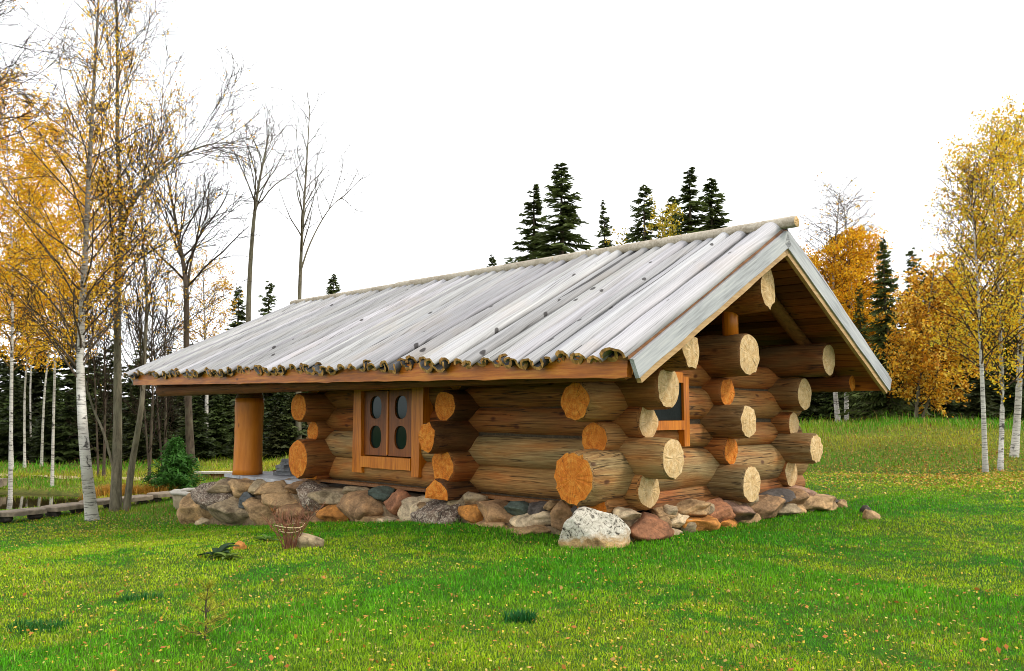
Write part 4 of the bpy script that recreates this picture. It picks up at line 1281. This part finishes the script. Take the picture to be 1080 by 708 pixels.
# --- spruces
def spruce_arrays(seed, H, Rb, whorls=26, per=8, cards=15, low=.06, sag=.28, gap=.0):
    r = np.random.default_rng(seed); C = []; U = []; V = []; cl = []; wood = []
    for w_ in range(whorls):
        t = low + (1 - low) * (w_ / whorls) ** .92
        z0 = H * t; L0 = Rb * (1 - t) ** .85 + .015 * Rb
        for k in range(per):
            if r.random() < gap: continue
            az = r.uniform(0, 6.283); L = L0 * r.uniform(.6, 1.18)
            zz = z0 + r.uniform(-1.1, 1.1) * H / whorls; sg_ = sag * r.uniform(.4, 1.5)
            d = np.array([math.cos(az), math.sin(az), 0])
            s_ = np.linspace(.12, 1, cards)
            droop = -sg_ * L * (s_ ** 1.0) + .16 * L * s_ ** 2.6 + (.35 * L * s_ if t > .85 else 0)
            P = d[None] * (L * s_)[:, None]; P[:, 2] = zz + droop
            side = np.array([-d[1], d[0], 0])
            sg = np.where(np.arange(cards) % 2 == 0, 1, -1)[:, None]
            cl_len = (.36 * L * (1.1 - .75 * s_) + .09 * (Rb / 2))[:, None]
            dirv = d[None] * .75 + side[None] * sg * r.uniform(.45, 1.0, (cards, 1)); dirv[:, 2] -= r.uniform(.05, .55, cards)
            dirv /= np.linalg.norm(dirv, axis=1)[:, None]
            C.append(P + dirv * cl_len * .5); U.append(dirv * cl_len * .62)
            nv = np.cross(dirv, np.array([0, 0, 1.0])[None] + r.normal(0, .5, (cards, 3))); nv /= np.linalg.norm(nv, axis=1)[:, None]
            V.append(nv * (.045 + .024 * L) * r.uniform(.7, 1.3, (cards, 1)))
            g = r.uniform(.6, 1.35) * r.uniform(.75, 1.25, (cards, 1))
            cl.append(np.array([[.1, .13, .035]]) * g)
            wood.append((np.vstack([[0, 0, zz], P[::5]]), .012 * L + .01))
    tip = np.array([[0, 0, H * .99]])
    return np.concatenate(C), np.concatenate(U), np.concatenate(V), np.concatenate(cl), wood


def spruce_proto(seed, H, Rb, **kw):
    C, U, V, cl, wood = spruce_arrays(seed, H, Rb, **kw)
    t = MB(); t.tube([(0, 0, -.3), (0, 0, H * .3), (0, 0, H * .7), (0, 0, H)], [.018 * H, .014 * H, .007 * H, .01], 8)
    c = MB(); c.cards(C, U, V, cl, 0, False)
    for p, rr in wood: c.tube(p, np.linspace(rr, rr * .4, len(p)), 3, 1)
    return t, c


def spruce_thing(loc, label, group=None, name='spruce_tree', cat='tree', mats=None):
    o = empty(name, loc); tag(o, label, cat, group)
    return o


PROTO = [spruce_proto(301, 14, 3.2, whorls=34, per=11, cards=16, gap=.12), spruce_proto(302, 14, 2.9, whorls=38, per=10, cards=15, gap=.18), spruce_proto(303, 12, 3.1, whorls=26, per=9, cards=15, gap=.05)]
PR_H = [14, 14, 12]; PMESH = []
for t_, c_ in PROTO:
    a_ = t_.build('trunk', M['darkbark']); b_ = c_.build('crown', [M['needle'], M['darkbark']])
    PMESH.append((a_.data, b_.data)); bpy.data.objects.remove(a_); bpy.data.objects.remove(b_)


def put_spruce(px, depth, ty, kind, label, width=1.0, group='dark spruces of the forest'):
    x, _, zt = rayat(px, ty, depth); z = h1(x, depth); H = zt - z
    o = empty('spruce_tree', (x, depth, z), srnd.uniform(0, 6.28)); s_ = H / PR_H[kind]; o.scale = (s_ * width, s_ * width, s_)
    tag(o, label, 'tree', group)
    for nm, me in zip(('trunk', 'crown'), PMESH[kind]):
        c = bpy.data.objects.new(nm, me); COL.objects.link(c); c.parent = o


for px, d, ty, k, wd, lb in (
        (252, 52, 303, 0, 1.0, 'small spruce tip just beyond the roof beside the fanned bare tree'),
        (284, 52, 297, 2, .9, 'small dark spruce between the two leafless trees beyond the roof'),
        (352, 55, 290, 0, 1.0, 'small spruce tip showing past the far end of the ridge'),
        (519, 58, 270, 0, .8, 'lone tiny spruce tip low over the middle of the ridge'),
        (563, 52, 196, 1, 1.2, 'tall spruce touching the tallest one behind the roof'),
        (592, 50, 173, 0, 1.25, 'tallest dark spruce standing behind the middle of the roof'),
        (637, 54, 213, 1, .75, 'slim short spruce standing alone between the two groups behind the roof'),
        (679, 52, 195, 2, 1.0, 'dark spruce beside the olive-yellow crown behind the roof'),
        (727, 50, 179, 1, 1.25, 'taller of the paired spruces nearest the gable peak'),
        (750, 51, 189, 0, 1.2, 'shorter of the paired spruces nearest the gable peak'),
        (709, 54, 207, 2, 1.0, 'low spruce between the olive-yellow crown and the paired spruces'),
        (931, 35, 252, 0, .78, 'pointed dark spruce rising between the amber birch and the rusty tree'),
        (906, 36, 300, 2, .6, 'dark spruce half hidden by the amber birch'),
        (962, 42, 262, 2, .9, 'dark spruce rising behind the rusty yellow tree'),
        (1000, 43, 285, 2, 1.0, 'dark spruce glimpsed through the lemon birch crowns'),
        (1046, 44, 300, 2, 1.0, 'dark spruce behind the middle lawn birch')):
    put_spruce(px, d, ty, k, lb, wd)

# the dark wood that closes the view: one mass
def thicket(name, spots, label_seed):
    r = np.random.default_rng(label_seed); m = MB()
    protos = [spruce_arrays(320 + k, 10, 2.4 + .4 * k, whorls=20, per=8, cards=12, low=.0) for k in range(3)]
    for px, d, ty in spots:
        x, _, zt = rayat(px, ty, d); z = h1(x, d); H = max(1.5, zt - z); s_ = H / 10; an = r.uniform(0, 6.28)
        C, U, V, cl, wood = protos[r.integers(0, 3)]
        Rm = np.array([[math.cos(an), -math.sin(an), 0], [math.sin(an), math.cos(an), 0], [0, 0, 1]])
        sc = np.array([s_ * 1.25, s_ * 1.25, s_])
        g = r.uniform(.3, .7); tone = cl * g * np.array([[1.0, r.uniform(.85, 1.15), 1.0]])
        m.cards((C * sc) @ Rm.T + [x, d, z], (U * sc * 1.3) @ Rm.T, (V * sc * 1.8) @ Rm.T, tone, 0, False)
    o = m.build(name, M['needle'])
    return tag(o, kind='stuff')


r_ = np.random.default_rng(77)
spots = []
for d, lo, hi, stp in ((40, 408, 436, 34), (43, 395, 425, 30), (47, 380, 415, 28), (52, 362, 400, 24), (58, 345, 380, 24)):
    for px in np.arange(-160, 330, stp):
        spots.append((px + r_.uniform(-10, 10), d + r_.uniform(-1.2, 1.2), r_.uniform(lo, hi)))
for px in np.arange(310, 860, 40):
    spots.append((px + r_.uniform(-10, 10), 60 + r_.uniform(-2, 2), r_.uniform(350, 370)))
for d, lo, hi, stp in ((38.5, 385, 415, 30), (41, 330, 380, 26), (45, 290, 340, 26), (50, 280, 315, 26)):
    for px in np.arange(850, 1250, stp):
        spots.append((px + r_.uniform(-10, 10), d + r_.uniform(-1, 1), r_.uniform(lo, hi) + (60 if 940 < px < 960 else 0)))
wd = thicket('dark_woods', spots, 5)
wd['label'] = 'dark conifer wood closing off the view behind lawn, pond and cabin'; wd['category'] = 'woods'

# bushy young pine by the porch
C, U, V, cl, wood = spruce_arrays(355, 1.6, 0.85, whorls=20, per=13, cards=15, low=.02, sag=-.25)
r2 = np.random.default_rng(9)
k = len(C); cl = np.array([[.045, .14, .018]]) * r2.uniform(.5, 1.5, (k, 1)); sc = 1.0
V = V * .42
m = MB(); m.cards(C, U * .75, V, cl, 0, False)
C2 = C + r2.normal(0, .06, C.shape); U2 = U * .6 + r2.normal(0, .04, U.shape); m.cards(C2, U2, V, cl[::-1], 0, False)
px_, d_ = 188, 26.5
o = empty('pine_shrub', (at(px_, d_), d_, h1(at(px_, d_), d_))); tag(o, 'dense bushy young pine, bright green, on the grass near the round basin', 'shrub')
t = MB(); t.tube([(0, 0, -.1), (0, 0, .9), (0, 0, 1.8)], [.05, .03, .008], 6)
t.build('trunk', M['darkbark'], o); m.build('crown', M['needle'], o)

# ------------------------------------------------------------------ small things about the cabin
# edging slabs between lawn and pond
edge = [(-13.6, 18.1), (-12.65, 18.7), (-11.75, 19.35), (-11.2, 20.3), (-10.85, 21.4), (-10.5, 22.5), (-10.1, 23.5), (-9.5, 24.4)]
EL = ['edging slab laid along the lawn at the very edge of the view', 'edging slab along the lawn just before the white birch, pale topped', 'edging slab right beside the foot of the leaning white birch', 'edging slab between the leaning birch and the grey clump',
      'edging slab behind the foot of the grey clump', 'edging slab just past the grey clump toward the cabin', 'edging slab in front of the bushy young pine', 'edging slab nearest the round basin']
for k, (x, y) in enumerate(edge):
    nx_, ny_ = (edge[k + 1] if k < 7 else (-8.8, 25.0)); L_ = math.hypot(nx_ - x, ny_ - y) * .96; an = math.atan2(ny_ - y, nx_ - x)
    rg = random.Random(400 + k); V = []; n = 16
    out = []
    for j in range(n):
        t = 2 * PI * j / n; c_, s_ = math.cos(t), math.sin(t); q = (abs(c_) ** 5 + abs(s_) ** 5) ** (-.2)
        out.append((L_ / 2 + L_ / 2 * c_ * q * rg.uniform(.94, 1.02), .3 * s_ * q * rg.uniform(.88, 1.1)))
    m = MB(); V = [(p[0], p[1], 0) for p in out] + [(p[0], p[1], .09) for p in out] + [(L_ / 2 + (p[0] - L_ / 2) * .96, p[1] * .93, .11) for p in out]
    F = [tuple(range(n))[::-1], tuple(range(2 * n, 3 * n))] + [(l * n + j, l * n + (j + 1) % n, (l + 1) * n + (j + 1) % n, (l + 1) * n + j) for l in (0, 1) for j in range(n)]
    m.add(V, F)
    o = empty('edging_slab', (x, y, h1(x, y) + .02), an); tag(o, EL[k], 'slab', 'edging slabs along the pond side of the lawn')
    m.build('slab', M['plank'], o, loc=(0, 0, .13))
    for u in (.18, .8):
        f_ = rock_mesh(rg.randrange(999), .14, .2, .1, sub=2).build('footing', M['stone'], o, loc=(L_ * u, 0, .06)); f_.color = SC['dark'] + (1,)
# old board edging on the far pond bank
m = MB()
x0, y0 = -20.5, 27.6
m.box((0, 0, 0), (3.6, .06, .28)); m.box((0.05, .065, .02), (3.5, .5, .26))
for u in (.3, 1.8, 3.3): m.box((u, -.07, -.3), (u + .1, -.003, .32))
tag(m.build('board_edging', M['plank'], loc=(-20.6, 28.0, -.82), rot=(0, 0, .02)), 'low brown board edging on the far bank of the pond', 'edging')

# round basin with a pale rim
x, y = at(219, 22.6), 22.6; zb = h1(x, y) - .05
o = empty('basin', (x, y, zb)); tag(o, 'low round basin with a pale rim tucked against the end of the stone base', 'basin')
m = MB(); n = 36; top = -.42 - zb
prof = [(.72, 0), (.76, top * .5), (.78, top - .07), (.6, top - .07), (.58, top * .4)]
V = [(r0 * math.cos(2 * PI * j / n), r0 * math.sin(2 * PI * j / n), z0) for r0, z0 in prof for j in range(n)]
m.add(V, [(l * n + j, l * n + (j + 1) % n, (l + 1) * n + (j + 1) % n, (l + 1) * n + j) for l in range(len(prof) - 1) for j in range(n)] + [tuple(range(4 * n, 5 * n))], 0, True)
m.build('wall', M['basin'], o)
m = MB(); prof = [(.58, top - .068), (.84, top - .068), (.86, top - .03), (.83, top), (.6, top + .003), (.575, top - .03)]
V = [(r0 * math.cos(2 * PI * j / n), r0 * math.sin(2 * PI * j / n), z0 + .012 * math.sin(j * 1.9)) for r0, z0 in prof for j in range(n)]
np_ = len(prof)
m.add(V, [(l * n + j, l * n + (j + 1) % n, ((l + 1) % np_) * n + (j + 1) % n, ((l + 1) % np_) * n + j) for l in range(np_) for j in range(n)], 0, True)
m.build('rim', M['rim'], o)

# slate pieces piled on the porch floor
SL = ['lowest and widest flat slate in the pile on the porch floor', 'second flat slate from the bottom of the pile on the porch', 'third flat slate from the bottom of the pile on the porch', 'fourth flat slate, tilted, in the pile on the porch', 'topmost small slate of the pile on the porch']
wx, wy = wpos(9.05, .35); zz = .32
for k in range(5):
    rg = random.Random(500 + k); n = 11; w_ = .34 - .03 * k; hh = rg.uniform(.05, .075)
    out = [(w_ * rg.uniform(.8, 1.1) * math.cos(2 * PI * j / n), w_ * .8 * rg.uniform(.8, 1.1) * math.sin(2 * PI * j / n)) for j in range(n)]
    m = MB(); V = [(p[0], p[1], 0) for p in out] + [(p[0] * .97, p[1] * .97, hh) for p in out]
    m.add(V, [tuple(range(n))[::-1], tuple(range(n, 2 * n))] + [(j, (j + 1) % n, n + (j + 1) % n, n + j) for j in range(n)], 0, False, (rg.uniform(.7, 1.5),) * 3)
    tag(m.build('slate', M['slate'], loc=(wx + rg.uniform(-.06, .06), wy, zz + .004), rot=(rg.uniform(-.02, .02), rg.uniform(-.02, .02), rg.uniform(0, 6))), SL[k], 'slate', 'flat slates piled on the porch')
    zz += hh + .003
# low ledge of reddish stones under a pale slab, beyond the basin
bx, by = at(233, 30), 30.0
o = empty('stone_ledge', (bx, by, h1(bx, by))); tag(o, 'low ledge of reddish stones under a pale slab, beyond the porch post', 'ledge')
rg = random.Random(810)
for k in range(9):
    q = rock_mesh(810 + k, .11 + .03 * rg.random(), .16, .1 + .03 * rg.random(), sub=3).build('stone', M['stone'], o, loc=(-.62 + .155 * k, rg.uniform(-.03, .03), .1)); q.color = SC[rg.choice(['redbrown', 'brown', 'redbrown'])] + (1,)
m = MB(); n = 20; out = [(.78 * math.cos(2 * PI * j / n) * (1 + .1 * math.cos(8 * PI * j / n)), .26 * math.sin(2 * PI * j / n) * rg.uniform(.9, 1.1)) for j in range(n)]
V = [(p[0], p[1], .2) for p in out] + [(p[0], p[1], .26) for p in out]
m.add(V, [tuple(range(n))[::-1], tuple(range(n, 2 * n))] + [(j, (j + 1) % n, n + (j + 1) % n, n + j) for j in range(n)])
m.build('slab', M['rim'], o)

# twine-tied shrub
def foot(px, py):
    r = photo_ray(px, py); d = -1.6 / r[2]
    for _ in range(8):
        x, y = r[0] * d, r[1] * d; d = (h1(x, y) - 1.6) / r[2]
    return r[0] * d, r[1] * d
x, y = foot(305, 579)
o = empty('shrub', (x, y, h1(x, y))); tag(o, 'leafless reddish shrub tied round with pale twine before the stone base', 'shrub')
rg = np.random.default_rng(61); m = MB()
for k in range(26):
    az = rg.uniform(0, 6.28); sp_a = rg.uniform(.15, .8); H_ = rg.uniform(.34, .56)
    p0 = np.array([math.cos(az), math.sin(az), 0]) * rg.uniform(.02, .09)
    pts = [p0 + np.array([math.cos(az) * sp_a * H_ * t ** 1.3, math.sin(az) * sp_a * H_ * t ** 1.3, H_ * t]) + rg.normal(0, .008, 3) for t in np.linspace(0, 1, 6)]
    m.tube(pts, np.linspace(.0075, .0025, 6), 4)
    for q in range(5):
        i = rg.integers(2, 5); d = np.array([rg.normal(0, .5), rg.normal(0, .5), .7]); d /= np.linalg.norm(d); L_ = rg.uniform(.08, .2)
        m.tube([pts[i], pts[i] + d * L_ * .5, pts[i] + d * L_ + [0, 0, .01]], [.004, .003, .002], 3)
m.build('stems', M['twig'], o)
m = MB()
for z0, r0 in ((.22, .13), (.28, .18)):
    n = 30; pts = [(r0 * (1 + .06 * math.sin(3 * t + z0 * 40)) * math.cos(t), r0 * math.sin(t), z0 + .012 * math.sin(2 * t + z0 * 90)) for t in np.linspace(0, 2 * PI, n)]
    m.tube(pts, [.006] * n, 5)
m.build('twine', M['twine'], o)

# seedling pine
x, y = foot(216, 677)
o = empty('pine_seedling', (x, y, h1(x, y))); tag(o, 'tiny yellow-green pine seedling alone in the open lawn', 'seedling')
rg = np.random.default_rng(71); t = MB(); t.tube([(0, 0, -.02), (.004, 0, .12), (-.004, .003, .24), (.01, 0, .36)], [.008, .007, .005, .003], 6)
t.build('stem', M['darkbark'], o)
m = MB(); C = []; U = []; cl = []
br = []
for z0, L0, n in ((.05, .24, 7), (.12, .2, 6), (.2, .13, 5), (.28, .07, 4), (.35, .04, 3)):
    for k in range(n):
        az = rg.uniform(0, 6.28); L_ = L0 * rg.uniform(.6, 1.1)
        e = np.array([math.cos(az) * L_, math.sin(az) * L_, .05 + .02 * rg.random()])
        pts = [np.array([0, 0, z0]) + e * q for q in (0, .5, 1)]; m.tube(pts, [.004, .003, .002], 3, 1)
        for q in range(26):
            f_ = rg.uniform(.2, 1.05); d = rg.normal(0, 1, 3); d = d / np.linalg.norm(d) + e / np.linalg.norm(e); d /= np.linalg.norm(d)
            C.append(np.array([0, 0, z0]) + e * f_ + d * .016); U.append(d * .024); cl.append(np.array([.34, .34, .03]) * rg.uniform(.5, 1.5))
C = np.array(C); U = np.array(U); V = np.cross(U, rg.normal(0, 1, U.shape)); V = V / np.linalg.norm(V, axis=1)[:, None] * .003
m.cards(C, U, V, np.array(cl), 0, False); m.build('needles', [M['needle'], M['darkbark']], o)

# dark broad-leaved plant and pale-leaved neighbour
def broadleaf(px, py, nl, L0, W0, col, label, seed, name='dock_plant'):
    x, y = foot(px, py); rg = np.random.default_rng(seed); m = MB()
    for k in range(nl):
        az = rg.uniform(0, 6.28); el = rg.uniform(.3, 1.2); L_ = L0 * rg.uniform(.6, 1.1); W_ = W0 * rg.uniform(.7, 1.1)
        d = np.array([math.cos(az), math.sin(az), 0]); s_ = np.array([-d[1], d[0], 0]); V = []
        n = 6
        for i in range(n + 1):
            u = i / n; c = d * (L_ * u * math.cos(el * (1 - u * .5))) + np.array([0, 0, L_ * (u * math.sin(el) - .55 * u * u)]); ww = W_ * math.sin(PI * (u * .92 + .04)) ** .8
            V += [c - s_ * ww + [0, 0, .012], c, c + s_ * ww + [0, 0, .012]]
        F = [(3 * i + j, 3 * i + j + 1, 3 * i + j + 4, 3 * i + j + 3) for i in range(n) for j in (0, 1)]
        m.add(V, F, 0, True, np.array(col) * rg.uniform(.6, 1.4))
    o = m.build(name, M['grass'], loc=(x, y, h1(x, y)))
    return tag(o, label, 'plant')


broadleaf(228, 588, 12, .3, .05, (.02, .055, .015), 'dark broad-leaved plant in the lawn before the stone base', 81)
broadleaf(240, 590, 16, .2, .035, (.13, .2, .03), 'pale yellow-green leafy plant beside the dark broad-leaved one', 82, 'leafy_plant')
broadleaf(282, 572, 18, .2, .03, (.1, .18, .03), 'light green weedy clump just before the twine-tied shrub', 83, 'leafy_plant')


def tuft(px, py, n, Rr, H_, col, label, seed):
    x, y = foot(px, py); rg = np.random.default_rng(seed); m = MB()
    for k in range(n):
        az = rg.uniform(0, 6.28); p = np.array([rg.normal(0, Rr), rg.normal(0, Rr * .7), 0]); p[0] = np.clip(p[0], -1.6 * Rr, 1.6 * Rr); p[1] = np.clip(p[1], -1.1 * Rr, 1.1 * Rr); d = np.array([math.cos(az), math.sin(az), 0]); s_ = np.array([-d[1], d[0], 0]) * .004
        h_ = H_ * rg.uniform(.5, 1.1); b_ = d * h_ * rg.uniform(.2, .8)
        V = [p - s_, p + s_, p + b_ * .4 + s_ * .8 + [0, 0, h_ * .65], p + b_ * .4 - s_ * .8 + [0, 0, h_ * .65], p + b_ + [0, 0, h_ * .9]]
        m.add(V, [(0, 1, 2, 3), (3, 2, 4)], 0, True, np.array(col) * rg.uniform(.6, 1.4))
    n_ = 14; V = [(1.9 * Rr * math.cos(6.2832 * j / n_), 1.4 * Rr * math.sin(6.2832 * j / n_), -.01) for j in range(n_)] + [(0, 0, .012)]
    m.add(V, [(j, (j + 1) % n_, n_) for j in range(n_)], 0, True, col)
    return tag(m.build('grass_tuft', M['grass'], loc=(x, y, h1(x, y))), label, 'tuft', 'dark tufts in the lawn')


tuft(548, 655, 260, .07, .1, (.02, .13, .025), 'round dark green tuft in the middle of the open lawn', 91)
tuft(42, 663, 260, .13, .07, (.03, .14, .02), 'wide flat dark green tuft in the lawn, nearest the border of the view', 92)
tuft(148, 633, 200, .1, .07, (.03, .14, .02), 'dark green tuft in the lawn above and beside the pine seedling', 93)

# ------------------------------------------------------------------ grass, meadow, leaves
def vnoise(x, y, s, seed=0):
    """cheap smooth value noise on arrays"""
    X, Y = x * s + seed * 17.3, y * s + seed * 9.1
    xi, yi = np.floor(X), np.floor(Y); fx, fy = X - xi, Y - yi; fx = fx * fx * (3 - 2 * fx); fy = fy * fy * (3 - 2 * fy)
    def hsh(a, b): v = np.sin(a * 127.1 + b * 311.7 + seed * 13.7) * 43758.5453; return v - np.floor(v)
    return (hsh(xi, yi) * (1 - fx) + hsh(xi + 1, yi) * fx) * (1 - fy) + (hsh(xi, yi + 1) * (1 - fx) + hsh(xi + 1, yi + 1) * fx) * fy


def fbm(x, y, s, seed=0): return .5 * vnoise(x, y, s, seed) + .3 * vnoise(x, y, s * 2.1, seed + 1) + .2 * vnoise(x, y, s * 4.7, seed + 2)


def free(x, y, pad=0.0):
    a, b = ab(x, y)
    inside = (a > -.55 - pad) & (a < 11.4 + pad) & (b > -.72 - pad) & (b < BK + .75 + pad)
    d = np.sqrt(((x + 17.0) / 4.6) ** 2 + ((y - 24.2) / 3.5) ** 2)
    return (~inside) & (d > 1.05)


def blades(n, r0, r1, half, rg, zone):
    lr = np.exp(rg.uniform(math.log(r0), math.log(r1), n)); th = rg.uniform(-half, half, n)
    x, y = lr * np.sin(th), lr * np.cos(th)
    k = free(x, y) & zone(x, y, rg)
    return x[k], y[k], lr[k]


def blade_mesh(name, x, y, h, wd, bend, col, rg):
    n = len(x); z = hgt(x, y) - .01
    az = rg.uniform(0, 2 * PI, n); d = np.stack([np.cos(az), np.sin(az), np.zeros(n)], 1)
    az2 = az + PI / 2 + rg.normal(0, .5, n); s_ = np.stack([np.cos(az2), np.sin(az2), np.zeros(n)], 1) * wd[:, None]
    p = np.stack([x, y, z], 1); up = np.array([[0, 0, 1.0]])
    mid = p + d * (bend * h * .3)[:, None] + up * (h * .62)[:, None]; tip = p + d * (bend * h)[:, None] + up * (h * (1 - .25 * bend))[:, None]
    V = np.stack([p - s_, p + s_, mid + s_ * .75, mid - s_ * .75, tip], 1).reshape(-1, 3)
    b = np.arange(n)[:, None] * 5
    m = MB(); cc = np.repeat(col, 5, axis=0)
    m.addn(V, b + np.array([[0, 1, 2, 3]]), 0, True, cc)
    q = b + np.array([[3, 2, 4]])
    m.l.append(q.ravel()); m.n.append(np.full(n, 3)); m.m.append(np.zeros(n, int)); m.sm.append(np.ones(n, bool))
    return m.build(name, M['grass'])


rg = np.random.default_rng(1234)
x, y, r0 = blades(760000, 3.6, 27, R(40), rg, lambda x, y, g: g.random(len(x)) > rough_zone(x, y) * 1.1)
n = len(x)
pat = fbm(x, y, .55, 3); pat2 = fbm(x, y, 2.2, 5)
a_, b_ = ab(x, y)
near = np.minimum(np.abs(np.clip(-b_ - .7, 0, 9)) + 9 * (b_ > -.7), np.clip(-a_ - .5, 0, 9) + 9 * (a_ > -.5))
lush = 1 - sst(near, .3, 2.6)
pat3 = fbm(x, y, 7.0, 31)
yel = np.clip((pat - .46) * 3.0 + (pat2 - .5) * 1.8 + (pat3 - .5) * 2.2 + .5 + rg.normal(0, .16, n), 0, 1) * (1 - .85 * lush)
yel = np.maximum(yel, .8 * sst(y, 15, 19) * sst(x, 4, 7) * (.65 + .5 * pat2))
green = np.array([[.075, .34, .005]]); ylw = np.array([[.36, .5, .008]]); dry = np.array([[.42, .36, .1]])
col = green * (1 - yel[:, None]) + ylw * yel[:, None]
isdry = rg.random(n) < .035 + .08 * yel; col[isdry] = dry
col = col * rg.uniform(.4, 1.5, (n, 1)) * (.6 + .8 * fbm(x, y, 5, 9)[:, None])
h = rg.uniform(.014, .044, n) * (.55 + .9 * pat3) * (.8 + .5 * pat2) * (1 + .5 * lush) * np.where(rg.random(n) < .03, 1.7, 1)
wd_ = .0018 * np.maximum(1, r0 / 5.5) * rg.uniform(.7, 1.3, n)
o = blade_mesh('lawn_grass', x, y, h, wd_, rg.uniform(.1, .9, n), col, rg)
tag(o, 'short green lawn turning yellow in patches around the cabin', 'grass', None, 'stuff')

x, y, r0 = blades(330000, 15, 46, R(40), rg, lambda x, y, g: (g.random(len(x)) < rough_zone(x, y)) & (g.random(len(x)) > .7 * forest_zone(x, y)))
n = len(x); pat = fbm(x, y, .35, 13); pat2 = fbm(x, y, 1.6, 15)
t = np.clip((pat - .4) * 3, 0, 1)[:, None]
lf = (1 - sst(x, -9, -3))[:, None]
col = (np.array([[.09, .31, .008]]) * (1 - t) + np.array([[.4, .4, .02]]) * t) * (1 - .0 * lf) 
k = rg.random(n) < .16; col[k] = np.array([.42, .3, .09])
k = rg.random(n) < .06; col[k] = np.array([.16, .07, .02])
col = col * rg.uniform(.55, 1.4, (n, 1))
h = rg.uniform(.05, .15, n) * (.6 + .9 * pat2) * np.where(y > 29, 1.9, 1.0) * np.where(rg.random(n) < .05, 2.2, 1.0) * np.where(x < -6, .8, 1.0)
wd_ = .0032 * np.maximum(1, r0 / 14) * rg.uniform(.7, 1.4, n)
o = blade_mesh('meadow_grass', x, y, h, wd_, rg.uniform(.2, 1.1, n), col, rg)
tag(o, 'rough yellowing meadow grass on the banks behind the lawn and pond', 'grass', None, 'stuff')

# orange sedge at the pond
xs, ys = [], []
for px, d in ((118, 25.5), (130, 25.2), (150, 25.6), (165, 25.8), (176, 26.0), (105, 26.0), (140, 26.4)):
    k = 330; xs.append(at(px, d) + rg.normal(0, .2, k)); ys.append(d + rg.normal(0, .2, k))
x, y = np.concatenate(xs), np.concatenate(ys); n = len(x)
col = np.array([[.42, .22, .03]]) * rg.uniform(.5, 1.35, (n, 1))
o = blade_mesh('orange_sedge', x, y, rg.uniform(.12, .42, n), np.full(n, .008), rg.uniform(.2, 1.0, n), col, rg)
tag(o, 'orange dried sedge in tussocks on the pond bank', 'sedge', None, 'stuff')

# fallen leaves
def leaves_on(n, x, y, size, pal):
    k = free(x, y); x, y = x[k], y[k]; n = len(x)
    C = np.stack([x, y, hgt(x, y) + rg.uniform(.02, .05, n)], 1)
    U = rg.normal(0, 1, (n, 3)); U[:, 2] *= .4; U /= np.linalg.norm(U, axis=1)[:, None]
    N = rg.normal(0, .45, (n, 3)); N[:, 2] += 1; V = np.cross(N, U); V /= np.linalg.norm(V, axis=1)[:, None]
    s = (size * rg.uniform(.6, 1.3, n))[:, None]
    pal = np.array(pal); col = pal[rg.integers(0, len(pal), n)] * rg.uniform(.7, 1.2, (n, 1))
    m_lit.cards(C, U * s, V * s * .75, col, 0)
m_lit = MB()
n = 12500; r0 = np.exp(rg.uniform(math.log(3.8), math.log(22), n)); th = rg.uniform(-R(40), R(40), n)
leaves_on(n, r0 * np.sin(th), r0 * np.cos(th), .012, [(.62, .42, .05), (.5, .24, .03), (.6, .46, .12), (.36, .14, .03), (.62, .38, .04)])
n = 420; r0 = rg.uniform(4.2, 9, n); th = rg.uniform(-R(38), R(38), n)
leaves_on(n, r0 * np.sin(th), r0 * np.cos(th), .021, [(.5, .2, .04), (.4, .13, .03), (.5, .3, .08)])
n = 6500; x = rg.normal(12.5, 3.4, n); y = rg.normal(20.5, 2.0, n)
leaves_on(n, x, y, .028, [(.6, .38, .05), (.5, .25, .03), (.62, .45, .1), (.4, .16, .03)])
n = 3500; x = rg.normal(13.5, 3.0, n); y = rg.normal(25.5, 2.0, n)
leaves_on(n, x, y, .032, [(.5, .26, .04), (.4, .17, .03), (.55, .36, .08), (.3, .12, .03)])
n = 2600; x = rg.normal(-9, 2.0, n); y = rg.normal(18.5, 1.8, n)
leaves_on(n, x, y, .016, [(.6, .38, .05), (.5, .25, .03), (.62, .45, .1)])
o = m_lit.build('fallen_leaves', M['litter']); tag(o, 'yellow and brown birch leaves scattered over the lawn', 'leaves', None, 'stuff')
